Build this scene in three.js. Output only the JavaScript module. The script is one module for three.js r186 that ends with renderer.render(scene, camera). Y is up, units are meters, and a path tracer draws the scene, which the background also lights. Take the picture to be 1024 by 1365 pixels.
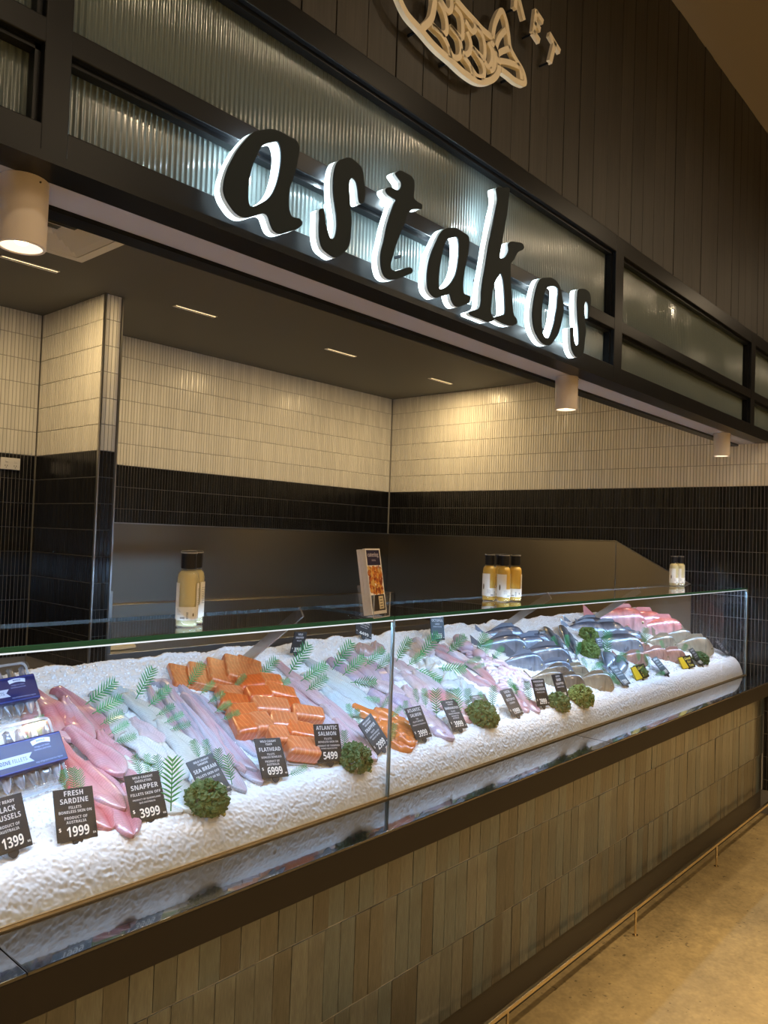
import * as THREE from 'three';
import { mergeGeometries } from 'three/addons/utils/BufferGeometryUtils.js';
import { RoundedBoxGeometry } from 'three/addons/geometries/RoundedBoxGeometry.js';
import { RectAreaLightUniformsLib } from 'three/addons/lights/RectAreaLightUniformsLib.js';

// ---------- camera, lights of the hall, exposure ----------
const scene = new THREE.Scene();
scene.background = new THREE.Color(0x000000);
const camera = new THREE.PerspectiveCamera(66.769, 1024 / 1365, 0.05, 60);
camera.position.set(0, 1.7, 1.5);
camera.up.set(...[-0.04758,0.99886,-0.00403]);
camera.lookAt(new THREE.Vector3(0, 1.7, 1.5).add(new THREE.Vector3(...[0.74640,0.03288,-0.66469])));
const renderer = new THREE.WebGLRenderer({ antialias: true });
renderer.toneMapping = THREE.LinearToneMapping;
renderer.toneMappingExposure = 1.0;
renderer.shadowMap.enabled = true;
RectAreaLightUniformsLib.init();
const WARM = new THREE.Color().setRGB(1, 0.72, 0.36), CYL = new THREE.Color().setRGB(1, 0.80, 0.55), HALLW = new THREE.Color().setRGB(1, 0.77, 0.50), COOL = new THREE.Color().setRGB(0.34, 0.61, 1), LETTER = new THREE.Color().setRGB(0.74, 0.93, 1);
const POWER = { hall: 8, up: 4.5, slot: 360, cylinder: 2.2, led: 78, letter: 0.065, track: 86 };

// ---------- helpers ----------
function rng(seed) { let a = seed * 7919 + 12345 | 0; return () => { a = a + 0x6D2B79F5 | 0; let t = Math.imul(a ^ a >>> 15, 1 | a); t = t + Math.imul(t ^ t >>> 7, 61 | t) ^ t; return ((t ^ t >>> 14) >>> 0) / 4294967296; }; }
const hash = (x, y, z) => { const s = Math.sin(x * 127.1 + y * 311.7 + z * 74.7) * 43758.5453; return s - Math.floor(s); };
function vnoise(x, y, z = 0) {
  const xi = Math.floor(x), yi = Math.floor(y), zi = Math.floor(z), f = t => t * t * (3 - 2 * t), u = f(x - xi), v = f(y - yi), w = f(z - zi);
  const L = (a, b, t) => a + (b - a) * t;
  return L(L(L(hash(xi, yi, zi), hash(xi + 1, yi, zi), u), L(hash(xi, yi + 1, zi), hash(xi + 1, yi + 1, zi), u), v), L(L(hash(xi, yi, zi + 1), hash(xi + 1, yi, zi + 1), u), L(hash(xi, yi + 1, zi + 1), hash(xi + 1, yi + 1, zi + 1), u), v), w) * 2 - 1;
}
const taken = {};
function numbered(n) { const k = taken[n] = (taken[n] ?? -1) + 1; return k ? n + '_' + String(k).padStart(3, '0') : n; }
function mesh(name, geo, mat, parent) { const m = new THREE.Mesh(geo, mat); m.name = name; m.castShadow = m.receiveShadow = true; (parent || scene).add(m); return m; }
function thing(name, label, category, group, pos = [0, 0, 0]) {
  const g = new THREE.Group(); g.name = numbered(name); g.position.set(...pos); g.userData = { label, category };
  if (group) g.userData.group = group; scene.add(g); return g;
}
function struct(name, label, category, geo, mat) { const m = geo ? mesh(name, geo, mat) : new THREE.Group(); m.name = name; m.userData = { kind: 'structure', label, category }; if (!geo) scene.add(m); return m; }
const box = (x0, x1, y0, y1, z0, z1) => { const g = new THREE.BoxGeometry(x1 - x0, y1 - y0, z1 - z0); g.translate((x0 + x1) / 2, (y0 + y1) / 2, (z0 + z1) / 2); return g; };
const rbox = (x0, x1, y0, y1, z0, z1, r = 0.003, s = 2) => { const g = new RoundedBoxGeometry(x1 - x0, y1 - y0, z1 - z0, s, r); g.translate((x0 + x1) / 2, (y0 + y1) / 2, (z0 + z1) / 2); return g; };
const P = (o) => new THREE.MeshPhysicalMaterial(o), lin = (r, g, b) => new THREE.Color().setRGB(r, g, b);
function canvasTex(w, h, draw, srgb = true) { const c = document.createElement('canvas'); c.width = w; c.height = h; draw(c.getContext('2d'), w, h); const t = new THREE.CanvasTexture(c); if (srgb) t.colorSpace = THREE.SRGBColorSpace; t.wrapS = t.wrapT = THREE.RepeatWrapping; t.anisotropy = 8; return t; }
function dataTex(w, h, f, srgb = true) { const d = new Uint8Array(w * h * 4); for (let y = 0; y < h; y++) for (let x = 0; x < w; x++) { const c = f(x / w, y / h), i = (y * w + x) * 4; for (let k = 0; k < 3; k++) d[i + k] = Math.max(0, Math.min(255, (c.length ? c[k] : c) * 255)); d[i + 3] = 255; } const t = new THREE.DataTexture(d, w, h); if (srgb) t.colorSpace = THREE.SRGBColorSpace; t.wrapS = t.wrapT = THREE.RepeatWrapping; t.magFilter = THREE.LinearFilter; t.minFilter = THREE.LinearMipmapLinearFilter; t.generateMipmaps = true; t.needsUpdate = true; return t; }
const pn = (u, v, f, z = 0) => { // noise that tiles over the unit square
  const L = (a, b, t) => a + (b - a) * t, x = u * f, y = v * f;
  return L(L(vnoise(x, y, z), vnoise(x - f, y, z), u), L(vnoise(x, y - f, z), vnoise(x - f, y - f, z), u), v);
};
function metreUV(geo, s = 1) { const p = geo.attributes.position, n = geo.attributes.normal, uv = geo.attributes.uv; for (let i = 0; i < p.count; i++) { const ax = Math.abs(n.getX(i)), ay = Math.abs(n.getY(i)), az = Math.abs(n.getZ(i)); if (ay >= ax && ay >= az) uv.setXY(i, p.getX(i) * s, p.getZ(i) * s); else if (az >= ax) uv.setXY(i, p.getX(i) * s, p.getY(i) * s); else uv.setXY(i, p.getZ(i) * s, p.getY(i) * s); } return geo; }
function tube(points, r, seg = 24, rad = 8, closed = false) { return new THREE.TubeGeometry(new THREE.CatmullRomCurve3(points.map(p => new THREE.Vector3(...p)), closed), seg, r, rad, closed); }
const lathe = (pts, n = 28) => new THREE.LatheGeometry(pts.map(p => new THREE.Vector2(...p)), n);

// ---------- materials ----------
const M = {};
M.grout = P({ color: lin(.3, .285, .26), roughness: .9 });
M.white = [.80, .77, .83].map((v, i) => P({ color: lin(v, v * .965, v * .88), roughness: .22 + i * .05 }));
M.black = [.012, .016, .009].map((v, i) => P({ color: lin(v, v, v * 1.1), roughness: .16 + i * .05 }));
M.darkpaint = P({ color: lin(.045, .045, .045), roughness: .55 });
M.ceil = P({ color: lin(.15, .15, .14), roughness: .75 });
M.frame = P({ color: lin(.007, .008, .010), roughness: .3, specularIntensity: .35 });
M.soffit = P({ color: lin(.36, .36, .39), roughness: .6 });
M.steel = P({ color: lin(.27, .24, .20), metalness: 1, roughness: .32, anisotropy: .8, anisotropyRotation: Math.PI / 2 });
M.steelplain = P({ color: lin(.55, .53, .5), metalness: 1, roughness: .3 });
M.trim = P({ color: lin(.5, .49, .47), metalness: 1, roughness: .28 });
M.brass = P({ color: lin(.92, .76, .50), metalness: 1, roughness: .26 });
const stoneTex = dataTex(512, 512, (u, v) => { const n = .5 + .25 * pn(u, v, 9) + .15 * pn(u, v, 37, 4); const s = hash(Math.floor(u * 512), Math.floor(v * 512), 3) > .995 ? .05 : 0; const k = .085 + .035 * n + s; return [k, k * .94, k * .92]; });
M.edgeband = P({ color: lin(.017, .0135, .012), roughness: .5, specularIntensity: .5 });
M.stone = P({ map: stoneTex, roughness: .12, clearcoat: 1, clearcoatRoughness: .03 });
const concreteTex = dataTex(1024, 1024, (u, v) => { const a = pn(u, v, 5), b = pn(u, v, 23, 2), c = pn(u, v, 90, 5), d = pn(u, v, 210, 8); const pit = (pn(u, v, 140, 11) > .62 && pn(u, v, 9, 3) > .05) ? -.16 : 0; const k = .63 + .05 * a + .05 * b + .045 * c + .05 * d + pit; return [k, k * .865, k * .59]; });
M.concrete = P({ map: concreteTex, roughness: .55, bumpMap: concreteTex, bumpScale: .002 });
const woodTex = dataTex(256, 1024, (u, v) => { const g = pn(u, v * .12, 40) * .5 + pn(u, v * .3, 90, 3) * .35, a = pn(u, v, 3, 6); const k = .205 + .06 * g + .03 * a; return [k, k * .96, k * .92]; });
M.wood = [0, 1, 2].map(i => { const t = woodTex.clone(); t.offset.set(i * .31, i * .27); t.needsUpdate = true; return P({ map: t, color: lin(1 - .12 * i, 1 - .12 * i, 1 - .12 * i), roughness: .5, bumpMap: t, bumpScale: .0015 }); });
M.glass = P({ color: 0xffffff, roughness: 0, transmission: 1, thickness: 0, ior: 1.5 });
M.glassedge = P({ color: lin(.03, .14, .11), roughness: .1 });
M.clearedge = P({ color: lin(.42, .47, .46), roughness: .15, transmission: .5, thickness: 0 });
M.reed = P({ color: lin(.25, .315, .325), roughness: .1, transmission: .5, thickness: 0, ior: 1.55 });
M.lampwhite = P({ color: lin(.62, .56, .52), roughness: .55 });
M.plasticwhite = P({ color: lin(.82, .8, .77), roughness: .4 });
const glow = (c, k) => new THREE.MeshStandardMaterial({ color: 0x222222, emissive: c, emissiveIntensity: k, roughness: .6 });

// ---------- hall shell ----------
const HALLTOP = 4.46, BOOTH = 3.005, XW = 5.485, ZB = -3.32, HX0 = -5, HX1 = 9.5, HZ = 6.5;
struct('floor', 'speckled tan concrete floor in front of the tiled counter', 'floor', metreUV(box(HX0, HX1, -.1, 0, ZB - .2, HZ), .55), M.concrete);
struct('ceiling', 'dark high ceiling over the timber panelled wall', 'ceiling', box(HX0, HX1, HALLTOP, HALLTOP + .1, -.2, HZ), P({ color: lin(.22, .19, .15), roughness: .8 }));
struct('wall_front', 'plain grey wall of the hall facing the counter', 'wall', box(HX0, HX1, 0, HALLTOP, HZ, HZ + .1), P({ color: lin(.5, .47, .42), roughness: .8 }));
struct('wall_left', 'plain grey side wall closing the hall', 'wall', box(HX0 - .1, HX0, 0, HALLTOP, ZB - .2, HZ), P({ color: lin(.45, .42, .38), roughness: .8 }));
struct('wall_end', 'dark side wall at the far end of the hall', 'wall', box(HX1, HX1 + .1, 0, HALLTOP, ZB - .2, HZ), P({ color: lin(.12, .11, .1), roughness: .8 }));
struct('ceiling_booth', 'dark matt ceiling above the service area behind the counter', 'ceiling', box(HX0, HX1, BOOTH, BOOTH + .08, ZB - .2, -.2), M.ceil);

// hall lights: long linear pendants in the aisle
[[-2.2, 2.6], [1.6, 2.6], [5.2, 2.6], [-2.2, 5], [1.6, 5], [5.2, 5]].forEach(([x, z]) => {
  const g = thing('linear_pendant', 'long linear pendant lamp over the aisle', 'lamp', 'linear pendants over the aisle', [x, 3.95, z]);
  mesh('housing', rbox(-.75, .75, .0, .07, -.05, .05, .008), M.darkpaint, g);
  mesh('diffuser', box(-.74, .74, -.012, 0, -.045, .045), glow(HALLW, 5), g);
  for (const s of [-.6, .6]) mesh('suspension_rod', box(s - .004, s + .004, .07, HALLTOP - 3.95, -.004, .004), M.darkpaint, g);
  const l = new THREE.RectAreaLight(HALLW, POWER.hall, 1.46, .3); l.position.set(x, 3.93, z); l.lookAt(x, 0, z); l.name = 'pendant_light'; scene.add(l);
  const u = new THREE.RectAreaLight(HALLW, POWER.up, 1.46, .09); u.position.set(x, 4.03, z); u.lookAt(x, 9, z); u.name = 'pendant_uplight'; scene.add(u);
});
[[.9, 1.9], [3.2, 1.9], [5.6, 1.9], [-1.4, 1.9], [2.6, 3.9], [6.4, 4.0], [-1.2, 3.9], [8, 1.7]].forEach(([x, z]) => {
  const g = thing('ceiling_spot', 'black cylinder spot lamp hung from the hall ceiling', 'lamp', 'ceiling spots of the hall', [x, 4.2, z]);
  mesh('housing', lathe([[.075, .002], [.075, 0], [.082, 0], [.082, .2], [0, .2]], 28), M.darkpaint, g);
  mesh('stem', box(-.008, .008, .2, HALLTOP - 4.2, -.008, .008), M.darkpaint, g);
  mesh('lens', lathe([[0, .004], [.075, .004]], 24), glow(HALLW, 260), g);
  const l = new THREE.SpotLight(HALLW, POWER.track, 8, .5, .8, 2); l.position.set(x, 4.19, z); l.target.position.set(x, 0, z); l.castShadow = true; l.shadow.radius = 2; l.name = 'ceiling_spot_light'; scene.add(l, l.target);
});

// ---------- tiled walls: finger tiles 145 x 20 mm ----------
const PITCHY = .147, PITCHX = .0222, YB = 2.128, STEELTOP = 1.735;
const fingerGeo = {};
function finger(h, along) { // a thin bevelled tile standing proud of the grout; along: 'x' faces +z, 'z' faces -x, 'zr' faces +x
  const key = h.toFixed(4) + along; if (fingerGeo[key]) return fingerGeo[key];
  const w = PITCHX - .0022, d = .0035, b = .0014, s = new THREE.BufferGeometry();
  const o = [[-w / 2, -h / 2, 0], [w / 2, -h / 2, 0], [w / 2, h / 2, 0], [-w / 2, h / 2, 0]], t = [[-w / 2 + b, -h / 2 + b, d], [w / 2 - b, -h / 2 + b, d], [w / 2 - b, h / 2 - b, d], [-w / 2 + b, h / 2 - b, d]];
  const v = [], quad = (a, b2, c, e) => v.push(...a, ...b2, ...c, ...a, ...c, ...e);
  quad(...t); for (let i = 0; i < 4; i++) quad(o[i], o[(i + 1) % 4], t[(i + 1) % 4], t[i]);
  s.setAttribute('position', new THREE.Float32BufferAttribute(v, 3)); s.computeVertexNormals();
  s.setAttribute('uv', new THREE.Float32BufferAttribute(new Float32Array(v.length / 3 * 2), 2));
  if (along === 'z') s.rotateY(-Math.PI / 2); if (along === 'zr') s.rotateY(Math.PI / 2);
  return fingerGeo[key] = s;
}
// rows of tiles between y0 and y1; at(k) gives the centre of column k on the wall; visible tiles nearest the camera become parts
function tileField(parent, cols, at, along, y0, y1, skip, most = 300) {
  const list = { white: [], black: [] }, c = camera.position;
  for (let r = -8; r < 16; r++) {
    let top = YB - r * PITCHY - .0012, bot = YB - (r + 1) * PITCHY + .0012; if (bot >= y1 || top <= y0) continue;
    top = Math.min(top, y1); bot = Math.max(bot, y0); if (top - bot < .012) continue;
    for (let k = 0; k < cols; k++) { const p = at(k), y = (top + bot) / 2; if (skip && skip(p, y)) continue; list[r < 0 ? 'white' : 'black'].push([p[0], y, p[1], top - bot, (p[0] - c.x) ** 2 + (p[1] - c.z) ** 2 + .3 * (y - 1.7) ** 2, k, r]); }
  }
  const q = new THREE.Vector3(), seen = t => { q.set(t[0], t[1], t[2]).project(camera); return Math.abs(q.x) < 1.02 && Math.abs(q.y) < 1.02 && q.z < 1; };
  for (const kind of ['white', 'black']) {
    const L = list[kind]; L.sort((a, b) => (seen(b) - seen(a)) || a[4] - b[4]); const rest = [[], [], []];
    L.forEach((t, i) => { const v = Math.floor(hash(t[5], t[6], kind === 'white' ? 1 : 2) * 3), g = finger(t[3], along);
      if (i < most) { const m = mesh(kind + '_tile', g, M[kind][v], parent); m.position.set(t[0], t[1], t[2]); m.rotation.x = (hash(t[5], t[6], 5) - .5) * .012; m.rotation.y = (hash(t[5], t[6], 6) - .5) * .02; }
      else rest[v].push(g.clone().translate(t[0], t[1], t[2])); });
    rest.forEach((r, v) => { if (r.length) mesh(kind + '_tile_field', mergeGeometries(r), M[kind][v], parent).userData.kind = 'stuff'; });
  }
}
const NIBX0 = 2.138, NIBX1 = 2.248, NIBZ = -2.53;
{ // back wall of the preparation area
  const w = struct('wall_back', 'back wall of cream finger tiles over a band of black ones above the steel splashback', 'wall'); mesh('backing', box(-2.2, XW, 0, BOOTH, ZB - .1, ZB), M.grout, w);
  tileField(w, Math.floor((XW - NIBX1) / PITCHX), k => [NIBX1 + .011 + k * PITCHX, ZB], 'x', STEELTOP + .004, BOOTH);
}
{ // recess beside the nib
  const w = struct('wall_recess', 'cream over navy black tiled wall of the recess behind the nib', 'wall'); mesh('backing', box(NIBX0 - .9, NIBX0, 0, BOOTH, ZB + .001, ZB + .012), M.grout, w);
  tileField(w, 24, k => [NIBX0 - .012 - k * PITCHX, ZB + .012], 'x', .9, BOOTH, null, 300);
}
{ // nib wall between recess and bench
  const w = struct('wall_nib', 'narrow projecting nib wall with cream over black finger tiles', 'wall'); mesh('backing', box(NIBX0 + .006, NIBX1 - .004, 0, BOOTH, ZB, NIBZ - .006), M.grout, w);
  tileField(w, 4, k => [NIBX0 + .022 + k * PITCHX, NIBZ - .006], 'x', .3, BOOTH);
  tileField(w, 34, k => [NIBX0 + .006, NIBZ - .024 - k * PITCHX], 'z', .9, BOOTH);
  for (const x of [NIBX0 + .003, NIBX1 - .003]) mesh('corner_trim', box(x - .0045, x + .0045, 0, BOOTH, NIBZ - .012, NIBZ + .004), M.trim, w);
}
{ // right wall
  const w = struct('wall_right', 'side wall of cream finger tiles over black ones beside the glass display', 'wall');
  mesh('backing', box(XW, XW + .1, 0, 2.405, -.2, .04), M.grout, w); mesh('backing', box(XW, XW + .1, 0, BOOTH, ZB, -.2), M.grout, w);
  mesh('corner_trim', box(XW - .006, XW + .1, 0, 2.405, .04, .046), M.trim, w);
  const slope = (z) => z < -1.05 ? STEELTOP : STEELTOP - (z + 1.05) / .56 * (STEELTOP - 1.447);
  tileField(w, Math.floor((.035 - ZB) / PITCHX), k => [XW, .025 - k * PITCHX], 'z', 0.15, BOOTH, (p, y) => (p[1] > -.2 && y > 2.405) || (p[1] < -.49 && y < 1.0), 300);
}
// ---------- timber panelled wall above the fascia ----------
{
  const w = struct('wall_timber', 'dark stained vertical timber boards above the glazed fascia', 'wall'); mesh('backing', box(HX0, HX1, 3.0, HALLTOP, -.2, -.06), M.darkpaint, w);
  const gs = [0, 1, 2].map(i => { const g = rbox(-.0617, .0617, 3.06, HALLTOP, -.06, -.03, .002, 1); metreUV(g, 1); const uv = g.attributes.uv; for (let k = 0; k < uv.count; k++) uv.setXY(k, uv.getX(k) * 4 + i * .37, uv.getY(k) * .9 + i * .21); return g; });
  for (let k = -16; k < 46; k++) { const m = mesh('board', gs[(k * 7 + 21) % 3 < 0 ? 0 : Math.abs(k * 7 + 21) % 3], M.wood[Math.floor(hash(k, 3, 1) * 3)], w); m.position.x = 1.704 + .127 * (k + .5); m.position.z = (hash(k, 1, 1) - .5) * .003; }
}
// ---------- glazed fascia ----------
{
  const g = thing('glazed_fascia', 'black steel framed fascia with ribbed glass panes behind the glowing lettering', 'fascia');
  const zf = -.02, zb = -.11, X0 = -3, X1 = 8.5;
  mesh('bottom_rail', rbox(X0, X1, 2.428, 2.492, zb, zf, .003), M.frame, g);
  mesh('middle_rail', rbox(X0, X1, 2.652, 2.704, zb, zf, .003), M.frame, g);
  mesh('top_rail', rbox(X0, X1, 3.0, 3.075, zb, zf, .003), M.frame, g);
  const posts = [[-1.96, -1.9], [.655, .711], [3.19, 3.27], [5.12, 5.2], [7.0, 7.08]];
  for (const [a, b] of posts) mesh('mullion', rbox(a, b, 2.43, 3.07, zb, zf + .001, .003), M.frame, g);
  for (let i = 0; i < posts.length - 1; i++) {
    const a = posts[i][1], b = posts[i + 1][0];
    for (const [y0, y1] of [[2.492, 2.652], [2.704, 3.0]]) {
      mesh('glazing_bead', box(a, b, y1 - .012, y1, -.062, -.036), M.frame, g); mesh('glazing_bead', box(b - .012, b, y0, y1, -.062, -.036), M.frame, g);
      // ribbed pane
      const pitch = .0145, n = Math.ceil((b - a) / pitch) * 6, pos = [], nor = [], uv = [], idx = [];
      for (let k = 0; k <= n; k++) { const x = a + (b - a) * k / n, ph = (x / pitch) * Math.PI, s = Math.sin(ph), z = -.072 + .0045 * (1 - s * s * .0 - Math.abs(Math.cos(ph)) ** 1.6) , d = -.0045 * 1.6 * Math.abs(Math.cos(ph)) ** .6 * -Math.sin(ph) * Math.sign(Math.cos(ph)) * Math.PI / pitch, l = Math.hypot(1, d);
        for (const y of [y0 - .005, y1 + .005]) { pos.push(x, y, z); nor.push(-d / l, 0, 1 / l); uv.push(x, y); } }
      for (let k = 0; k < n; k++) { const q = 2 * k; idx.push(q, q + 2, q + 1, q + 1, q + 2, q + 3); }
      const pg = new THREE.BufferGeometry(); pg.setAttribute('position', new THREE.Float32BufferAttribute(pos, 3)); pg.setAttribute('normal', new THREE.Float32BufferAttribute(nor, 3)); pg.setAttribute('uv', new THREE.Float32BufferAttribute(uv, 2)); pg.setIndex(idx);
      const pm = mesh('ribbed_pane', pg, M.reed, g); pm.userData.label = 'vertically ribbed glass pane';
    }
  }
  mesh('back_panel', box(X0, X1, 2.43, 3.07, -.2, -.17), P({ color: lin(.16, .17, .165), roughness: .7 }), g);
  mesh('lower_lip', box(X0, X1, 2.41, 2.43, -.09, 0), M.frame, g);
}
{ // soffit bulkhead under the fascia
  const s = struct('trim_soffit', 'grey painted soffit strip under the glazed fascia carrying the cylinder lamps', 'soffit'); 
  mesh('soffit_board', box(-3, 8.5, 2.411, 2.431, -.2, -.004), M.soffit, s); mesh('inner_lip', box(-3, 8.5, 2.40, 2.43, -.255, -.2), M.frame, s); mesh('bulkhead_back', box(-3, 8.5, 2.43, BOOTH, -.255, -.2), M.darkpaint, s);
}
// ---------- glowing letters on the fascia ----------
const letterFace = P({ color: lin(.016, .024, .032), roughness: .5, specularIntensity: .2 });
const acrylic = new THREE.MeshStandardMaterial({ color: lin(.55, .58, .6), roughness: .5, emissive: LETTER, emissiveIntensity: .2 });
const brightEdge = new THREE.MeshStandardMaterial({ color: lin(.8, .8, .8), roughness: .5, emissive: LETTER, emissiveIntensity: 3.2 });
function signLetter(label, outline, hole) {
  const xs = outline.map(p => p[0]), ys = outline.map(p => p[1]), cx = (Math.min(...xs) + Math.max(...xs)) / 2, y0 = Math.min(...ys);
  const g = thing('sign_letter', label, 'sign letter', 'glowing letters on the fascia', [cx, y0, 0]);
  const smooth = pts => new THREE.CatmullRomCurve3(pts.map(p => new THREE.Vector3(p[0] - cx, p[1] - y0, 0)), true, 'centripetal').getPoints(pts.length * 3).slice(0, -1).map(v => new THREE.Vector2(v.x, v.y));
  const mk = () => { const s = new THREE.Shape(smooth(outline)); if (hole) s.holes.push(new THREE.Path(smooth(hole))); return s; };
  const layer = (d, z) => { const e = new THREE.ExtrudeGeometry(mk(), { depth: d, bevelEnabled: false, steps: 1 }); e.translate(0, 0, z); return e; };
  mesh('face', layer(.004, .026), letterFace, g).userData.label = 'black front face';
  mesh('acrylic_return', layer(.0115, .0145), acrylic, g);
  mesh('light_edge', layer(.0205, -.006), brightEdge, g).userData.label = 'glowing white back edge';
  const w = Math.max(...xs) - Math.min(...xs), h = Math.max(...ys) - y0;
  for (const [a, b] of [[-.2, .3], [.2, .3], [0, .75]]) { const c = new THREE.CylinderGeometry(.005, .005, .022, 8); c.rotateX(Math.PI / 2); c.translate(a * w, b * h, -.014); mesh('mounting_post', c, M.frame, g); }
  for (const f of [.25, .75]) { const l = new THREE.PointLight(LETTER, POWER.letter, 2.5, 2); l.position.set(cx - .1 * w, y0 + f * h, -.0125); l.name = 'letter_light'; l.castShadow = true; l.shadow.radius = .3; scene.add(l); }
}
signLetter('large black halo lit letter a that begins the word on the fascia', [[1.138,2.659],[1.157,2.671],[1.186,2.686],[1.208,2.692],[1.231,2.693],[1.25,2.692],[1.268,2.693],[1.28,2.683],[1.282,2.669],[1.278,2.646],[1.273,2.621],[1.265,2.593],[1.256,2.569],[1.254,2.548],[1.254,2.524],[1.258,2.507],[1.266,2.497],[1.28,2.498],[1.291,2.499],[1.301,2.493],[1.298,2.484],[1.287,2.472],[1.266,2.46],[1.243,2.447],[1.225,2.44],[1.209,2.443],[1.2,2.453],[1.194,2.464],[1.188,2.473],[1.177,2.474],[1.168,2.47],[1.147,2.458],[1.126,2.447],[1.109,2.444],[1.092,2.448],[1.076,2.459],[1.064,2.471],[1.057,2.486],[1.057,2.505],[1.061,2.525],[1.068,2.547],[1.079,2.571],[1.091,2.595],[1.107,2.62],[1.123,2.642]], [[1.156,2.622],[1.161,2.632],[1.173,2.644],[1.191,2.655],[1.211,2.664],[1.22,2.65],[1.223,2.628],[1.221,2.603],[1.216,2.575],[1.208,2.549],[1.198,2.528],[1.184,2.51],[1.166,2.495],[1.146,2.481],[1.135,2.477],[1.129,2.486],[1.127,2.502],[1.127,2.525],[1.131,2.552],[1.137,2.577],[1.147,2.601]]);
signLetter('black halo lit letter s between the large a and the t', [[1.419,2.697],[1.436,2.71],[1.458,2.723],[1.476,2.724],[1.495,2.72],[1.509,2.715],[1.518,2.699],[1.521,2.681],[1.526,2.663],[1.527,2.643],[1.524,2.626],[1.516,2.616],[1.507,2.617],[1.502,2.628],[1.499,2.643],[1.495,2.658],[1.488,2.67],[1.476,2.673],[1.467,2.666],[1.464,2.653],[1.464,2.637],[1.468,2.616],[1.471,2.594],[1.475,2.573],[1.478,2.552],[1.477,2.526],[1.476,2.503],[1.47,2.482],[1.457,2.465],[1.436,2.446],[1.421,2.438],[1.397,2.441],[1.375,2.449],[1.364,2.468],[1.36,2.494],[1.36,2.525],[1.36,2.547],[1.371,2.552],[1.377,2.543],[1.382,2.52],[1.39,2.501],[1.401,2.484],[1.41,2.485],[1.418,2.494],[1.422,2.511],[1.423,2.53],[1.42,2.551],[1.414,2.575],[1.408,2.598],[1.405,2.622],[1.405,2.647],[1.409,2.674]]);
signLetter('black halo lit letter t with a curled foot', [[1.671,2.768],[1.695,2.77],[1.721,2.77],[1.734,2.762],[1.737,2.739],[1.735,2.717],[1.738,2.709],[1.752,2.705],[1.775,2.703],[1.774,2.69],[1.753,2.684],[1.732,2.675],[1.719,2.664],[1.709,2.648],[1.7,2.624],[1.685,2.595],[1.673,2.567],[1.662,2.543],[1.655,2.52],[1.646,2.494],[1.643,2.476],[1.655,2.469],[1.678,2.477],[1.704,2.49],[1.73,2.5],[1.742,2.496],[1.739,2.486],[1.715,2.472],[1.685,2.455],[1.659,2.444],[1.634,2.439],[1.616,2.445],[1.605,2.462],[1.6,2.487],[1.602,2.511],[1.611,2.541],[1.617,2.57],[1.625,2.6],[1.636,2.631],[1.648,2.662],[1.657,2.677],[1.642,2.677],[1.621,2.68],[1.612,2.688],[1.615,2.696],[1.635,2.705],[1.661,2.706],[1.676,2.72],[1.678,2.735],[1.664,2.743],[1.651,2.752]], null);
signLetter('small black halo lit letter a between the t and the k', [[1.89,2.667],[1.921,2.681],[1.954,2.689],[1.987,2.687],[2.012,2.685],[2.021,2.675],[2.019,2.64],[2.012,2.605],[2.001,2.57],[1.996,2.536],[1.996,2.508],[2.001,2.493],[2.018,2.492],[2.036,2.492],[2.038,2.482],[2.027,2.469],[2,2.454],[1.967,2.441],[1.95,2.444],[1.936,2.456],[1.927,2.472],[1.913,2.466],[1.882,2.452],[1.857,2.442],[1.835,2.446],[1.819,2.457],[1.812,2.478],[1.811,2.508],[1.818,2.545],[1.831,2.579],[1.851,2.616],[1.868,2.645]], [[1.895,2.626],[1.907,2.64],[1.932,2.653],[1.954,2.661],[1.963,2.647],[1.966,2.616],[1.963,2.583],[1.955,2.548],[1.939,2.52],[1.918,2.497],[1.887,2.477],[1.873,2.475],[1.868,2.493],[1.869,2.524],[1.876,2.562],[1.884,2.595]]);
signLetter('tall black halo lit letter k on the fascia', [[2.167,2.896],[2.208,2.913],[2.245,2.925],[2.245,2.888],[2.239,2.846],[2.23,2.804],[2.22,2.762],[2.211,2.724],[2.204,2.696],[2.2,2.668],[2.221,2.672],[2.24,2.687],[2.254,2.711],[2.251,2.73],[2.265,2.743],[2.304,2.754],[2.341,2.76],[2.353,2.75],[2.343,2.738],[2.318,2.724],[2.303,2.708],[2.288,2.686],[2.273,2.671],[2.269,2.655],[2.271,2.629],[2.274,2.599],[2.281,2.561],[2.288,2.528],[2.298,2.495],[2.315,2.486],[2.322,2.474],[2.312,2.463],[2.28,2.452],[2.241,2.449],[2.202,2.451],[2.181,2.454],[2.194,2.464],[2.22,2.474],[2.239,2.483],[2.242,2.499],[2.237,2.532],[2.231,2.57],[2.221,2.602],[2.209,2.616],[2.191,2.598],[2.173,2.572],[2.163,2.539],[2.158,2.504],[2.156,2.47],[2.164,2.459],[2.179,2.453],[2.165,2.441],[2.136,2.432],[2.106,2.433],[2.071,2.432],[2.039,2.433],[2.034,2.44],[2.062,2.453],[2.09,2.468],[2.098,2.489],[2.098,2.522],[2.103,2.557],[2.112,2.597],[2.121,2.637],[2.13,2.682],[2.142,2.728],[2.154,2.775],[2.167,2.822],[2.176,2.859],[2.172,2.879]], null);
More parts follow.
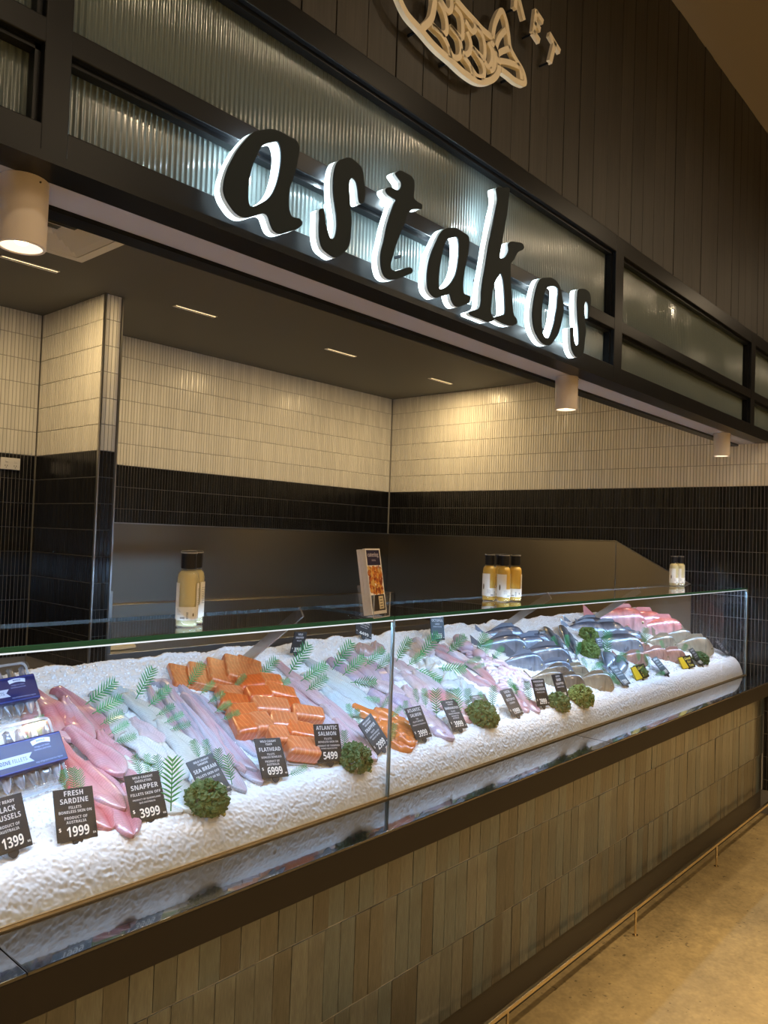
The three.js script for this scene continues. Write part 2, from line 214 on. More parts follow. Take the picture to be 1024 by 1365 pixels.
signLetter('black halo lit letter o between the k and the last s', [[2.476,2.672],[2.51,2.684],[2.552,2.695],[2.588,2.692],[2.61,2.681],[2.626,2.66],[2.638,2.634],[2.648,2.603],[2.642,2.568],[2.629,2.532],[2.613,2.499],[2.585,2.468],[2.558,2.444],[2.53,2.436],[2.496,2.438],[2.468,2.45],[2.443,2.469],[2.429,2.493],[2.422,2.523],[2.425,2.555],[2.433,2.592],[2.445,2.627],[2.457,2.651]], [[2.509,2.635],[2.522,2.651],[2.553,2.664],[2.582,2.67],[2.599,2.664],[2.599,2.635],[2.596,2.601],[2.587,2.566],[2.578,2.531],[2.562,2.499],[2.546,2.47],[2.533,2.462],[2.512,2.463],[2.497,2.474],[2.49,2.5],[2.487,2.535],[2.489,2.571],[2.495,2.604]]);
signLetter('narrow black halo lit letter s that ends the word beside the mullion', [[2.761,2.705],[2.8,2.719],[2.832,2.722],[2.857,2.716],[2.866,2.699],[2.866,2.672],[2.859,2.647],[2.856,2.623],[2.85,2.613],[2.849,2.652],[2.843,2.67],[2.827,2.675],[2.815,2.663],[2.815,2.64],[2.819,2.614],[2.827,2.585],[2.832,2.555],[2.827,2.523],[2.821,2.491],[2.814,2.463],[2.791,2.445],[2.76,2.437],[2.736,2.447],[2.72,2.463],[2.712,2.491],[2.709,2.52],[2.708,2.541],[2.727,2.545],[2.73,2.525],[2.737,2.5],[2.75,2.482],[2.761,2.483],[2.774,2.493],[2.775,2.52],[2.771,2.549],[2.764,2.578],[2.758,2.615],[2.754,2.652],[2.756,2.682]]);

// ---------- fish emblem and letters on the timber ----------
const cream = P({ color: lin(.88, .81, .67), roughness: .55 });
function ribbon(pts, w, z0, z1, closed = false) { // flat band of width w along a line in the wall plane
  const c = new THREE.CatmullRomCurve3(pts.map(p => new THREE.Vector3(p[0], p[1], 0)), closed, 'centripetal'), n = pts.length > 2 ? pts.length * 5 : 1, v = [], id = [];
  for (let i = 0; i <= n; i++) { const p = c.getPoint(i / n), t = c.getTangent(i / n), nx = -t.y * w / 2, ny = t.x * w / 2; v.push(p.x + nx, p.y + ny, z1, p.x - nx, p.y - ny, z1, p.x + nx, p.y + ny, z0, p.x - nx, p.y - ny, z0); }
  for (let i = 0; i < n; i++) { const a = i * 4, b = a + 4; id.push(a, a + 1, b + 1, a, b + 1, b, a + 2, a, b, a + 2, b, b + 2, a + 1, a + 3, b + 3, a + 1, b + 3, b + 1, a + 3, a + 2, b + 2, a + 3, b + 2, b + 3); }
  for (const a of [0, n * 4]) id.push(a, a + 2, a + 3, a, a + 3, a + 1);
  const g = new THREE.BufferGeometry(); g.setAttribute('position', new THREE.Float32BufferAttribute(v, 3)); g.setIndex(id); const f = g.toNonIndexed(); f.computeVertexNormals(); f.setAttribute('uv', new THREE.Float32BufferAttribute(new Float32Array(f.attributes.position.count * 2), 2)); return f;
}
{
  const g = thing('fish_emblem', 'cream outline of a scaled fish mounted on the dark timber boards', 'emblem');
  const R = (name, list, w) => mesh(name, mergeGeometries(list.map(p => ribbon(p, w, .004, .02))), cream, g);
  R('body_outline', [[[1.921,3.421],[1.85,3.463],[1.745,3.462],[1.651,3.389],[1.619,3.319],[1.653,3.275],[1.69,3.248],[1.753,3.235],[1.827,3.219],[1.909,3.215],[1.975,3.21],[2.044,3.216],[2.094,3.234],[2.14,3.264],[2.17,3.3],[2.179,3.332]], [[1.921,3.421],[1.974,3.412],[2.024,3.407],[2.075,3.401],[2.132,3.403]]], .022);
  R('gill', [[[1.765,3.397],[1.805,3.387],[1.815,3.362],[1.812,3.325],[1.801,3.291],[1.761,3.242]]], .022);
  R('scales', [[[1.837,3.368],[1.865,3.347],[1.88,3.316],[1.877,3.289],[1.855,3.275],[1.81,3.279]], [[1.897,3.427],[1.9,3.378],[1.887,3.362],[1.873,3.363],[1.836,3.382]], [[1.918,3.393],[1.952,3.383],[1.963,3.348],[1.96,3.315],[1.941,3.314],[1.898,3.32]], [[1.976,3.378],[2.016,3.364],[2.033,3.385],[2.024,3.407]], [[1.806,3.277],[1.86,3.272],[1.893,3.249],[1.904,3.221]], [[1.898,3.32],[1.946,3.305],[1.958,3.27],[1.949,3.246],[1.917,3.233],[1.893,3.249]], [[1.987,3.349],[2.008,3.325],[2.005,3.294],[1.982,3.271],[1.958,3.27]], [[2.039,3.394],[2.076,3.377],[2.088,3.348],[2.085,3.31],[2.059,3.309],[2.019,3.313]], [[1.973,3.26],[2.007,3.248],[2.028,3.223]], [[2.019,3.313],[2.06,3.298],[2.087,3.278],[2.088,3.252],[2.053,3.232],[2.012,3.245]], [[2.107,3.375],[2.129,3.356],[2.131,3.321],[2.112,3.293],[2.09,3.301]], [[2.139,3.373],[2.152,3.343],[2.143,3.302],[2.123,3.286]]], .018);
  R('tail', [[[2.132,3.406],[2.145,3.462],[2.185,3.526],[2.208,3.508],[2.227,3.468],[2.241,3.425],[2.282,3.401],[2.33,3.38],[2.344,3.348],[2.286,3.327],[2.229,3.325],[2.191,3.322]], [[2.15,3.367],[2.169,3.419],[2.21,3.472]], [[2.161,3.36],[2.203,3.396],[2.241,3.422]], [[2.178,3.347],[2.238,3.37],[2.306,3.388]], [[2.122,3.389],[2.161,3.366],[2.174,3.329]], [[2.312,3.381],[2.32,3.349]]], .02);
  for (const [x, y] of [[1.753,3.235], [1.909,3.215], [2.263,3.329], [2.132,3.403]]) { const c = new THREE.CylinderGeometry(.005, .005, .04, 8); c.rotateX(Math.PI / 2); c.translate(x, y, -.014); mesh('standoff', c, M.frame, g); }
}
for (const [ch, strokes] of [['k', [[[2.271,3.655],[2.268,3.581]], [[2.272,3.631],[2.298,3.651]], [[2.287,3.633],[2.329,3.571]]]], ['e', [[[2.409,3.651],[2.396,3.558]], [[2.407,3.645],[2.459,3.632]], [[2.401,3.602],[2.441,3.593]], [[2.395,3.563],[2.439,3.55]]]], ['t', [[[2.551,3.605],[2.52,3.512]], [[2.507,3.613],[2.589,3.585]]]]]) {
  const g = thing('wall_letter', 'small cream raised letter ' + ch + ' on the timber boards beside the fish tail', 'sign letter', 'cream letters on the timber');
  mesh('strokes', mergeGeometries(strokes.map(s => ribbon(s, .021, .004, .018))), cream, g);
  mesh('standoff', (() => { const [x, y] = strokes[0][1], c = new THREE.CylinderGeometry(.004, .004, .04, 8); c.rotateX(Math.PI / 2); c.translate(x, y, -.014); return c; })(), M.frame, g);
}

// ---------- cylinder lamps under the soffit ----------
[[-1.35, 'off white cylinder lamp under the soffit beyond the sardine packs'], [.672, 'off white cylinder lamp under the soffit below the fascia post beside the ceiling vent'], [2.966, 'off white cylinder lamp under the soffit below the final letter s'], [4.918, 'off white cylinder lamp under the soffit close to the tiled side wall']].forEach(([x, label]) => {
  const g = thing('cylinder_lamp', label, 'lamp', 'cylinder lamps under the soffit', [x, 2.27, -.123]);
  mesh('housing', lathe([[.041, .004], [.041, 0], [.046, 0], [.0475, .003], [.0475, .139], [.045, .1415], [0, .1415]], 40), M.lampwhite, g);
  mesh('reflector', lathe([[.041, .002], [.034, .012], [.024, .02], [.0, .021]], 32), glow(CYL, 1.6), g).userData.label = 'glowing reflector';
  mesh('bulb', (() => { const s = new THREE.SphereGeometry(.014, 16, 10); s.scale(1, .5, 1); s.translate(0, .012, 0); return s; })(), glow(WARM, 6), g);
  mesh('screw', (() => { const s = new THREE.CylinderGeometry(.002, .002, .004, 8); s.rotateX(Math.PI / 2); s.translate(.012, .128, .0465); return s; })(), M.darkpaint, g);
  const l = new THREE.SpotLight(CYL, POWER.cylinder, 6, .62, .7, 2); l.position.set(x, 2.266, -.123); l.target.position.set(x, 0, -.123); l.castShadow = true; l.shadow.radius = 1.5; l.name = 'cylinder_light'; scene.add(l, l.target);
});
// ---------- recessed slot lamps in the booth ceiling ----------
[[.5, 'slim recessed slot lamp in the booth ceiling ahead of the vent'], [1.665, 'slim recessed slot lamp in the booth ceiling beside the vent'], [2.645, 'slim recessed slot lamp in the booth ceiling past the nib wall'], [3.87, 'slim recessed slot lamp in the middle of the booth ceiling'], [5.035, 'slim recessed slot lamp in the booth ceiling close to the side wall']].forEach(([x, label]) => {
  const g = thing('slot_lamp', label, 'lamp', 'slot lamps in the booth ceiling', [x, BOOTH, -2.41]);
  mesh('rim', mergeGeometries([box(-.145, .145, -.004, .0, -.02, -.014), box(-.145, .145, -.004, 0, .014, .02), box(-.145, -.139, -.004, 0, -.014, .014), box(.139, .145, -.004, 0, -.014, .014)]), M.plasticwhite, g);
  mesh('louvre', box(-.139, .139, -.001, .0, -.014, .004), M.darkpaint, g);
  mesh('light_strip', box(-.139, .139, -.003, .0, .004, .014), glow(WARM, 3), g);
  const l = new THREE.RectAreaLight(WARM, POWER.slot, .27, .03); l.position.set(x, BOOTH - .006, -2.41); l.lookAt(x, 0, -2.41); l.name = 'slot_light'; scene.add(l);
});
{ // ceiling diffuser
  const g = thing('ceiling_vent', 'white square four way air diffuser in the booth ceiling', 'vent', null, [1.5, BOOTH, -1.84]);
  const h = .3, ring = (a, b, y0, y1) => { const s = new THREE.BufferGeometry(), v = [], q = (A, B, C, D) => v.push(...A, ...B, ...C, ...A, ...C, ...D); for (let k = 0; k < 4; k++) { const c = Math.cos(k * Math.PI / 2), n = Math.sin(k * Math.PI / 2), r = (x, y, z) => [x * c + z * n, y, -x * n + z * c]; q(r(-a, y0, a), r(a, y0, a), r(b, y1, b), r(-b, y1, b)); } s.setAttribute('position', new THREE.Float32BufferAttribute(v, 3)); s.computeVertexNormals(); s.setAttribute('uv', new THREE.Float32BufferAttribute(new Float32Array(v.length / 3 * 2), 2)); return s; };
  mesh('frame', mergeGeometries([box(-h, h, -.012, 0, h - .045, h), box(-h, h, -.012, 0, -h, -h + .045), box(-h, -h + .045, -.012, 0, -h + .045, h - .045), box(h - .045, h, -.012, 0, -h + .045, h - .045)]), M.plasticwhite, g);
  for (const a of [.25, .195, .14, .085, .03]) mesh('louvre_blade', ring(a, Math.max(a - .05, .001), -.012 - (a < .2 ? .006 : 0), -.001), M.plasticwhite, g);
}
{ // power outlet on the recess wall
  const g = thing('power_outlet', 'white double power outlet on the black tiles of the recess', 'outlet', null, [1.985, 2.066, ZB + .019]);
  mesh('plate', rbox(-.058, .058, -.036, .036, 0, .011, .004), M.plasticwhite, g);
  for (const x of [-.025, .028]) { mesh('rocker', rbox(x - .008, x + .008, .008, .022, .011, .015, .002), M.plasticwhite, g); mesh('socket_slots', mergeGeometries([box(x - .008, x - .005, -.016, -.008, .0105, .0115), box(x + .005, x + .008, -.016, -.008, .0105, .0115), box(x - .0015, x + .0015, -.026, -.019, .0105, .0115)]), M.darkpaint, g); }
}
// ---------- steel bench and splashback ----------
{
  const g = thing('steel_splashback', 'brushed stainless steel splashback wrapping the corner behind the counter', 'splashback');
  mesh('back_sheet', box(NIBX1, XW - .018, .9, STEELTOP, ZB + .013, ZB + .018), M.steel, g);
  const s = new THREE.Shape([[3.302, .9], [3.302, STEELTOP], [1.05, STEELTOP], [.49, 1.447], [.49, .9]].map(p => new THREE.Vector2(...p)));
  const e = new THREE.ExtrudeGeometry(s, { depth: .004, bevelEnabled: false }); e.rotateY(Math.PI / 2); e.translate(XW - .016, 0, 0); mesh('side_sheet', e, M.steel, g);
  mesh('folded_edge', mergeGeometries([box(NIBX1, XW - .018, STEELTOP - .002, STEELTOP + .006, ZB + .012, ZB + .021), box(XW - .020, XW - .011, STEELTOP - .002, STEELTOP + .004, ZB + .013, -1.05), box(XW - .0205, XW - .016, 1.0, STEELTOP, -1.054, -1.048)]), M.trim, g);
  mesh('folded_edge', (() => { const L = Math.hypot(.56, STEELTOP - 1.447), b = box(-.0045, .0045, -.003, .003, 0, L); b.rotateX(Math.atan2(STEELTOP - 1.447, .56)); b.translate(XW - .016, STEELTOP, -1.05); return b; })(), M.trim, g);
  const b = thing('steel_bench', 'stainless steel preparation bench along the back wall', 'bench');
  mesh('bench_top', rbox(NIBX1 + .004, XW - .02, .94, .98, ZB + .022, -2.62, .004), M.steelplain, b);
  mesh('rear_ledge', rbox(NIBX1 + .004, XW - .02, .98, 1.2, ZB + .022, ZB + .12, .006), M.steel, b);
  mesh('front_panel', box(NIBX1 + .02, XW - .03, .1, .94, -2.7, -2.68), M.steelplain, b);
  mesh('end_panel', rbox(NIBX1 + .004, NIBX1 + .07, .98, 1.34, ZB + .13, -2.62, .004), M.steelplain, b);
  const c = thing('folded_cloth', 'pale crumpled cloth lying on the steel bench', 'cloth', null, [2.44, .985, -2.78]);
  const cg = new THREE.SphereGeometry(.1, 24, 12); { const p = cg.attributes.position; for (let i = 0; i < p.count; i++) { const x = p.getX(i), y = p.getY(i), z = p.getZ(i); p.setXYZ(i, x * 1.2 + .02 * vnoise(x * 30, z * 30), Math.max(0, y * .35 + .02 * vnoise(x * 25, z * 25, 3)), z * .7); } cg.computeVertexNormals(); } mesh('fabric', cg, P({ color: lin(.75, .68, .5), roughness: .9 }), c);
}

// ---------- counter ----------
const CX0 = -1.2;
{
  const g = thing('tiled_counter', 'long counter faced with glazed grey green tiles under a polished black stone top', 'counter');
  mesh('carcass', box(CX0, XW - .009, .0, .785, -.95, -.026), M.darkpaint, g);
  for (const [a, b] of [[CX0, .672], [.674, 3.1], [3.102, XW - .009]]) mesh('stone_top', metreUV(rbox(a, b, .868, .876, -.95, .06, .002), 1.3), M.stone, g).userData.label = 'polished dark stone slab';
  mesh('edge_band', rbox(CX0, XW - .009, .785, .868, -.95, .0585, .002), M.edgeband, g);
  mesh('kickboard', box(CX0, XW - .009, 0, .157, -.03, -.018), P({ color: lin(.05, .042, .03), roughness: .45 }), g);
  mesh('grout_bed', box(CX0, XW - .009, .157, .785, -.026, -.0092), P({ color: lin(.36, .35, .32), roughness: .9 }), g);
  const tint = [[.40, .41, .37], [.24, .28, .27], [.50, .50, .43], [.17, .155, .13], [.30, .27, .21], [.28, .37, .38]];
  const glaze = [0, 1].map(s => dataTex(128, 512, (u, v) => { const k = .78 + .12 * pn(u, v, 4, s * 9) + .09 * pn(u, v, 17, 3 + s) + .05 * pn(u, v * .3, 60, 8 + s); return [k, k, k * .98]; }));
  const mats = tint.flatMap((c, i) => [0, 1].map(s => P({ map: glaze[s], color: lin(c[0] * .33, c[1] * .375, c[2] * .42), roughness: .3 + .06 * s, clearcoat: .8, clearcoatRoughness: .12, bumpMap: glaze[s], bumpScale: .0016 })));
  const rows = [[.6395, .785], [.3915, .6365], [.158, .3885]], pitch = .0598;
  const chipped = (h, sd) => { const r = rng(sd), s = new THREE.Shape(); s.moveTo(-.0288, 0); s.lineTo(.0288, 0); s.lineTo(.0288, h); s.lineTo(-.0288, h); return s; };
  const geos = rows.map(([a, b]) => { const q = new RoundedBoxGeometry(.0586, b - a, .011, 1, .0012); const uv = q.attributes.uv, p = q.attributes.position; for (let i = 0; i < uv.count; i++) uv.setXY(i, (p.getX(i) + .03) / .06, (p.getY(i) + .125) / .25); return q; });
  rows.forEach(([a, b], r) => { for (let k = 0; ; k++) { const x = XW - .044 - k * pitch - r * .011; if (x < CX0 + .03) break; const c = x, m = mesh('tile', geos[r], mats[Math.floor(hash(k, r, 7) * 12)], g); m.position.set(c, (a + b) / 2, -.0125 + (hash(k, r, 2) - .5) * .002); m.rotation.set((hash(k, r, 3) - .5) * .012, (hash(k, r, 4) - .5) * .03, 0); } });
}
{ // trolley rail
  const g = thing('floor_rail', 'low brass coloured trolley rail on thin posts along the counter foot', 'rail');
  mesh('bar', rbox(CX0, XW + 3, .112, .128, .062, .078, .003), M.brass, g);
  for (let k = -3; k < 6; k++) { const p = new THREE.CylinderGeometry(.005, .005, .112, 12); p.translate(3.354 + k * 1.03, .056, .07); const f = new THREE.CylinderGeometry(.012, .012, .003, 16); f.translate(3.354 + k * 1.03, .0015, .07); mesh('post', mergeGeometries([p, f]), M.brass, g); }
}
// ---------- glass display case ----------
const GZ = -.12, GT = 1.452, GX1 = XW - .02;
{
  const g = thing('glass_display_case', 'frameless glass display case over the ice bed with steel brackets', 'display case');
  const joint = 1.887;
  const pane = (name, x0, x1, y0, y1, z0, z1, edges) => { const p = mesh(name, box(x0, x1, y0, y1, z0, z1), M.glass, g); if (edges) mesh('polished_edge', edges, M.glassedge, p); };
  const sheet = (w, h, px, py, pz, rx = 0, ry = 0) => { const q = new THREE.PlaneGeometry(w, h); q.rotateX(rx); q.rotateY(ry); q.translate(px, py, pz); return q; };
  const X0 = -.9;
  for (const [a, b] of [[X0, joint - .0015], [joint + .0015, GX1]]) {
    const f = mesh('front_pane', sheet(b - a, GT - .01 - .879, (a + b) / 2, (GT - .01 + .879) / 2, GZ), M.glass, g);
    mesh('polished_edge', mergeGeometries([box(b - .003, b, .879, GT - .012, GZ - .009, GZ), box(a, a + .003, .879, GT - .012, GZ - .009, GZ)]), M.clearedge, f);
    const t = mesh('top_pane', sheet(b - a, .37, (a + b) / 2, GT, GZ - .185, -Math.PI / 2), M.glass, g);
    mesh('polished_edge', box(a, b, GT - .0125, GT - .001, GZ - .004, GZ + .001), M.glassedge, t);
    mesh('polished_edge', mergeGeometries([box(a, b, GT - .011, GT - .001, GZ - .372, GZ - .369), box(b - .002, b, GT - .011, GT - .001, GZ - .369, GZ - .004)]), P({ color: lin(.10, .13, .125), roughness: .15, transmission: .5, thickness: 0 }), t);
  }
  const e = mesh('end_pane', sheet(.82, GT - .01 - .879, GX1, (GT - .01 + .879) / 2, GZ - .41, 0, -Math.PI / 2), M.glass, g);
  mesh('polished_edge', box(GX1 - .006, GX1 + .002, .879, GT - .01, GZ - .003, GZ + .003), M.clearedge, e);
  mesh('base_channel', mergeGeometries([box(X0, GX1, .876, .879, GZ - .014, GZ + .006)]), P({ color: lin(.30, .23, .13), roughness: .35, metalness: .6 }), g);
  mesh('base_bead', box(X0, GX1, .879, .884, GZ - .007, GZ - .001), M.brass, g).userData.label = 'thin brass coloured strip';
  for (const x of [.3, 1.808, 3.486, 4.56]) {
    const dy = 1.438 - 1.19, dz = -.47 + .83, L = Math.hypot(dy, dz), b = rbox(-.004, .004, 0, L, -.019, .019, .001, 1); b.rotateX(Math.atan2(dz, dy)); b.translate(x, 1.19, -.83);
    mesh('bracket', b, M.steelplain, g);
  }
  mesh('rear_frame', mergeGeometries([box(X0, GX1, .876, 1.13, -.95, -.925)]), P({ color: lin(.02, .02, .022), roughness: .5 }), g);
  // light strip under the front edge of the top glass
  mesh('light_strip', box(X0, GX1 - .01, GT - .0165, GT - .0125, GZ - .012, GZ - .002), glow(lin(.9, .95, 1), 1.0), g).userData.label = 'thin white light strip';
  for (let k = 0; k < 6; k++) { const w = (GX1 - X0) / 6, x = X0 + (k + .5) * w, l = new THREE.RectAreaLight(COOL, POWER.led, w * .98, .02); l.position.set(x, GT - .02, GZ - .012); l.lookAt(x, 1.08, -.47); l.name = 'case_light'; scene.add(l); }
}
// ---------- ice ----------
const SL = .4077, ALPHA = Math.atan(SL), IX0 = -.4, IX1 = GX1 - .015;
const base = z => { if (z < -.2) return .995 + (-.2 - z) * SL; const t = Math.min(1, Math.max(0, (z + .2) / .068)); return .995 - .117 * (1 - Math.sqrt(Math.max(0, 1 - t * t))) + (-.2 - z) * SL * (1 - t); };
const lump = (x, z) => .007 * vnoise(x * 9, z * 9, 1) + .005 * vnoise(x * 26, z * 26, 2);
const iceY = (x, z) => base(z) + Math.min(1, Math.max(0, (-.2 - z) / .07)) * lump(x, z);
{
  const g = thing('ice_bed', 'bed of crushed ice sloping up behind the display glass', 'ice'); g.userData.kind = 'stuff';
  const nx = 2000, prof = []; // profile from the glass up and over the back
  for (let i = 0; i < 60; i++) { const a = i / 59 * Math.PI / 2; prof.push([-.2 + .066 * Math.cos(a), .878 + .117 * Math.sin(a)]); }
  for (let i = 1; i <= 180; i++) { const z = -.2 - .66 * i / 180; prof.push([z, base(z)]); }
  for (let i = 1; i <= 8; i++) { const a = i / 8; prof.push([-.86 - .06 * a, base(-.86) - .18 * a * a]); }
  const n = prof.length, pos = new Float32Array((nx + 1) * n * 3), uv = new Float32Array((nx + 1) * n * 2), idx = [];
  for (let i = 0; i <= nx; i++) for (let j = 0; j < n; j++) {
    const x = IX0 + (IX1 - IX0) * i / nx; let [z, y] = prof[j]; const e = Math.min(1, (IX1 - x) / .05), drop = 1 - Math.sqrt(Math.max(0, 1 - (1 - e) ** 2));
    const f = (j < 60 ? .0008 : .0022) * vnoise(x * 75, z * 75 + 7, y * 75) + (j < 60 ? .0017 : .0032) * vnoise(x * 190, z * 190, y * 190), k = 1;
    y += (j < 60 ? 0 : Math.min(1, (j - 60) / 20)) * lump(x, z) + f * .9 * (j > 0 ? 1 : 0) + (j > 236 ? .008 * vnoise(x * 14, 3) : 0); if (j < 64) z = Math.min(-.131, z + f); y = .878 + (y - .878) * (1 - .55 * drop);
    const q = i * n + j; pos.set([x, y, z], q * 3); uv.set([x * 2, (z + y) * 2], q * 2);
    if (i < nx && j < n - 1) idx.push(q, q + n, q + 1, q + 1, q + n, q + n + 1);
  }
  const b = new THREE.BufferGeometry(); b.setAttribute('position', new THREE.BufferAttribute(pos, 3)); b.setAttribute('uv', new THREE.BufferAttribute(uv, 2)); b.setIndex(idx); b.computeVertexNormals();
  mesh('crushed_ice', b, P({ color: lin(.87, .89, .91), roughness: .5, clearcoat: .3, clearcoatRoughness: .3 }), g).userData.kind = 'stuff';
  const chip = new THREE.IcosahedronGeometry(.0042, 0); { const p = chip.attributes.position; for (let i = 0; i < p.count; i++) { const k = .65 + .6 * hash(Math.round(p.getX(i) * 1e5), Math.round(p.getY(i) * 1e5), Math.round(p.getZ(i) * 1e5)); p.setXYZ(i, p.getX(i) * k * 1.4, p.getY(i) * k * .8, p.getZ(i) * k); } chip.computeVertexNormals(); }
  const N = 60000, im = new THREE.InstancedMesh(chip, P({ color: lin(.88, .9, .92), roughness: .25 }), N), r = rng(5), d = new THREE.Object3D(); im.name = 'ice_chips'; im.userData.kind = 'stuff'; im.castShadow = im.receiveShadow = true;
  for (let i = 0; i < N; i++) { const x = -.3 + (IX1 + .29) * r(), z = -.175 - .675 * r(); d.position.set(x, (z > -.2 ? iceY(x, z) - .001 : iceY(x, z)) - .002 + .0025 * r() - (x > IX1 - .05 ? .02 : 0), z); d.rotation.set(r() * 6, r() * 6, r() * 6); d.scale.setScalar(.4 + .7 * r()); d.updateMatrix(); im.setMatrixAt(i, d.matrix); }
  g.add(im);
}
// stand a group on the ice slope: local y leaves the ice, local -z runs uphill
function onIce(g, x, z, lift = 0, yaw = 0, roll = 0, pitch = 0) { const y = base(Math.min(z, -.2)) + (z > -.2 ? -.01 : 0); g.position.set(x, y + lift * Math.cos(ALPHA), z + lift * Math.sin(ALPHA)); const q = new THREE.Quaternion().setFromEuler(new THREE.Euler(ALPHA, 0, 0)); q.multiply(new THREE.Quaternion().setFromEuler(new THREE.Euler(pitch, yaw, roll, 'YXZ'))); g.quaternion.copy(q); }

// ---------- fillets ----------
const fibre = dataTex(256, 512, (u, v) => { const c = Math.abs(u - .5) * 2, ph = v * 34 + c * 3.2 - 1.5 * c * c + .5 * pn(u, v, 6); const s = Math.pow(.5 + .5 * Math.sin(ph * Math.PI * 2), 5); const k = .90 + .06 * s + .05 * pn(u, v, 30, 3) - (c < .04 ? .05 : 0); return [k, k, k]; });
const fatline = dataTex(256, 256, (u, v) => { const ph = u * 15 + 3.5 * Math.abs(v - .5) + .5 * pn(u, v, 4); const s = Math.pow(.5 + .5 * Math.sin(ph * Math.PI * 2), 9), k = .9 + .08 * pn(u, v, 20, 4); return [Math.min(1, k + .06 * s), k * (.78 + .2 * s), k * (.6 + .3 * s)]; });
const wet = (extra) => P({ vertexColors: true, map: fibre, roughness: .38, clearcoat: 1, clearcoatRoughness: .16, bumpMap: fibre, bumpScale: .0006, ...extra });
M.flesh = wet({}); M.skin = wet({ roughness: .25, map: null, bumpMap: null });
// pal: [base, along the edges, streak] linear colours
function filletGeo(L, W, T, pal, seed, o = {}) {
  const r = rng(seed), nu = 30, nv = 16, pos = [], col = [], uv = [], idx = [], bend = (r() - .5) * (o.bend ?? .12) * L, bl = o.blunt ?? .5, s0 = r() * 40;
  for (let i = 0; i <= nu; i++) {
    const s = i / nu, wp = Math.pow(Math.sin(Math.PI * Math.min(1, s * bl + (s < .5 ? 0 : (s - .5) * (2 - 2 * bl)))), .55), w = W / 2 * Math.max(.03, s < .04 ? Math.sqrt(s / .04) * Math.max(wp, .55) : Math.max(wp, .18 * (1 - s) + .02)) * (1 + .1 * vnoise(s * 6, s0)), cx = bend * (4 * s * (1 - s)) + .012 * vnoise(s * 5, s0, 4) * W * 8, hgt = T * (s < .06 ? .45 + 9 * s : 1 - .55 * s) * (1 + .22 * vnoise(s * 7, s0, 9));
    for (let j = 0; j <= nv; j++) {
      const a = j / nv * Math.PI * 2, c = Math.cos(a), q = Math.sin(a), top = q > 0, x = cx + c * w, ridge = top ? hgt * Math.pow(q, .7) * (1 - .3 * Math.exp(-((c * 6) ** 2))) : -.3 * T * Math.pow(-q, .6);
      const nz = vnoise(x * 50, s * L * 40, s0) * .1 + vnoise(x * 18, s * L * 16, s0 + 3) * .14;
      pos.push(x, Math.max(-.004, ridge + (top ? T * .36 * nz * (o.crinkle ?? 1.2) : 0)), s * L); uv.push(.5 + c * .5, s * L * 4);
      const e = Math.abs(c) ** 3, m = Math.exp(-((c * 5 + nz * 6) ** 2)) * (o.streak ?? .6) + Math.max(0, vnoise(x * 30, s * L * 9, s0 + 8)) * (o.mottle ?? .5); const m2 = Math.min(1, m + (o.bloodline ?? 0) * Math.max(0, -c - .35 + .5 * nz * 3));
      const m3 = .55 * Math.max(0, vnoise(x * 22, s * L * 13, s0 + 21)) + .25 * Math.max(0, vnoise(x * 60, s * L * 30, s0 + 33));
      for (let k = 0; k < 3; k++) { let v = pal[0][k] + (pal[1][k] - pal[0][k]) * e; v += (pal[2][k] - v) * m2; v += ((pal[3] || [.84, .77, .83])[k] - v) * m3 * (o.sheen ?? .8); col.push(Math.max(.01, v * (1 + nz * .25))); }
    }
  }
  const st = nv + 1; for (let i = 0; i < nu; i++) for (let j = 0; j < nv; j++) { const a = i * st + j; idx.push(a, a + 1, a + st, a + 1, a + st + 1, a + st); }
  const g = new THREE.BufferGeometry(); g.setAttribute('position', new THREE.Float32BufferAttribute(pos, 3)); g.setAttribute('color', new THREE.Float32BufferAttribute(col, 3)); g.setAttribute('uv', new THREE.Float32BufferAttribute(uv, 2)); g.setIndex(idx); g.computeVertexNormals(); return g;
}
const UP = new THREE.Vector3(0, 1, 0);
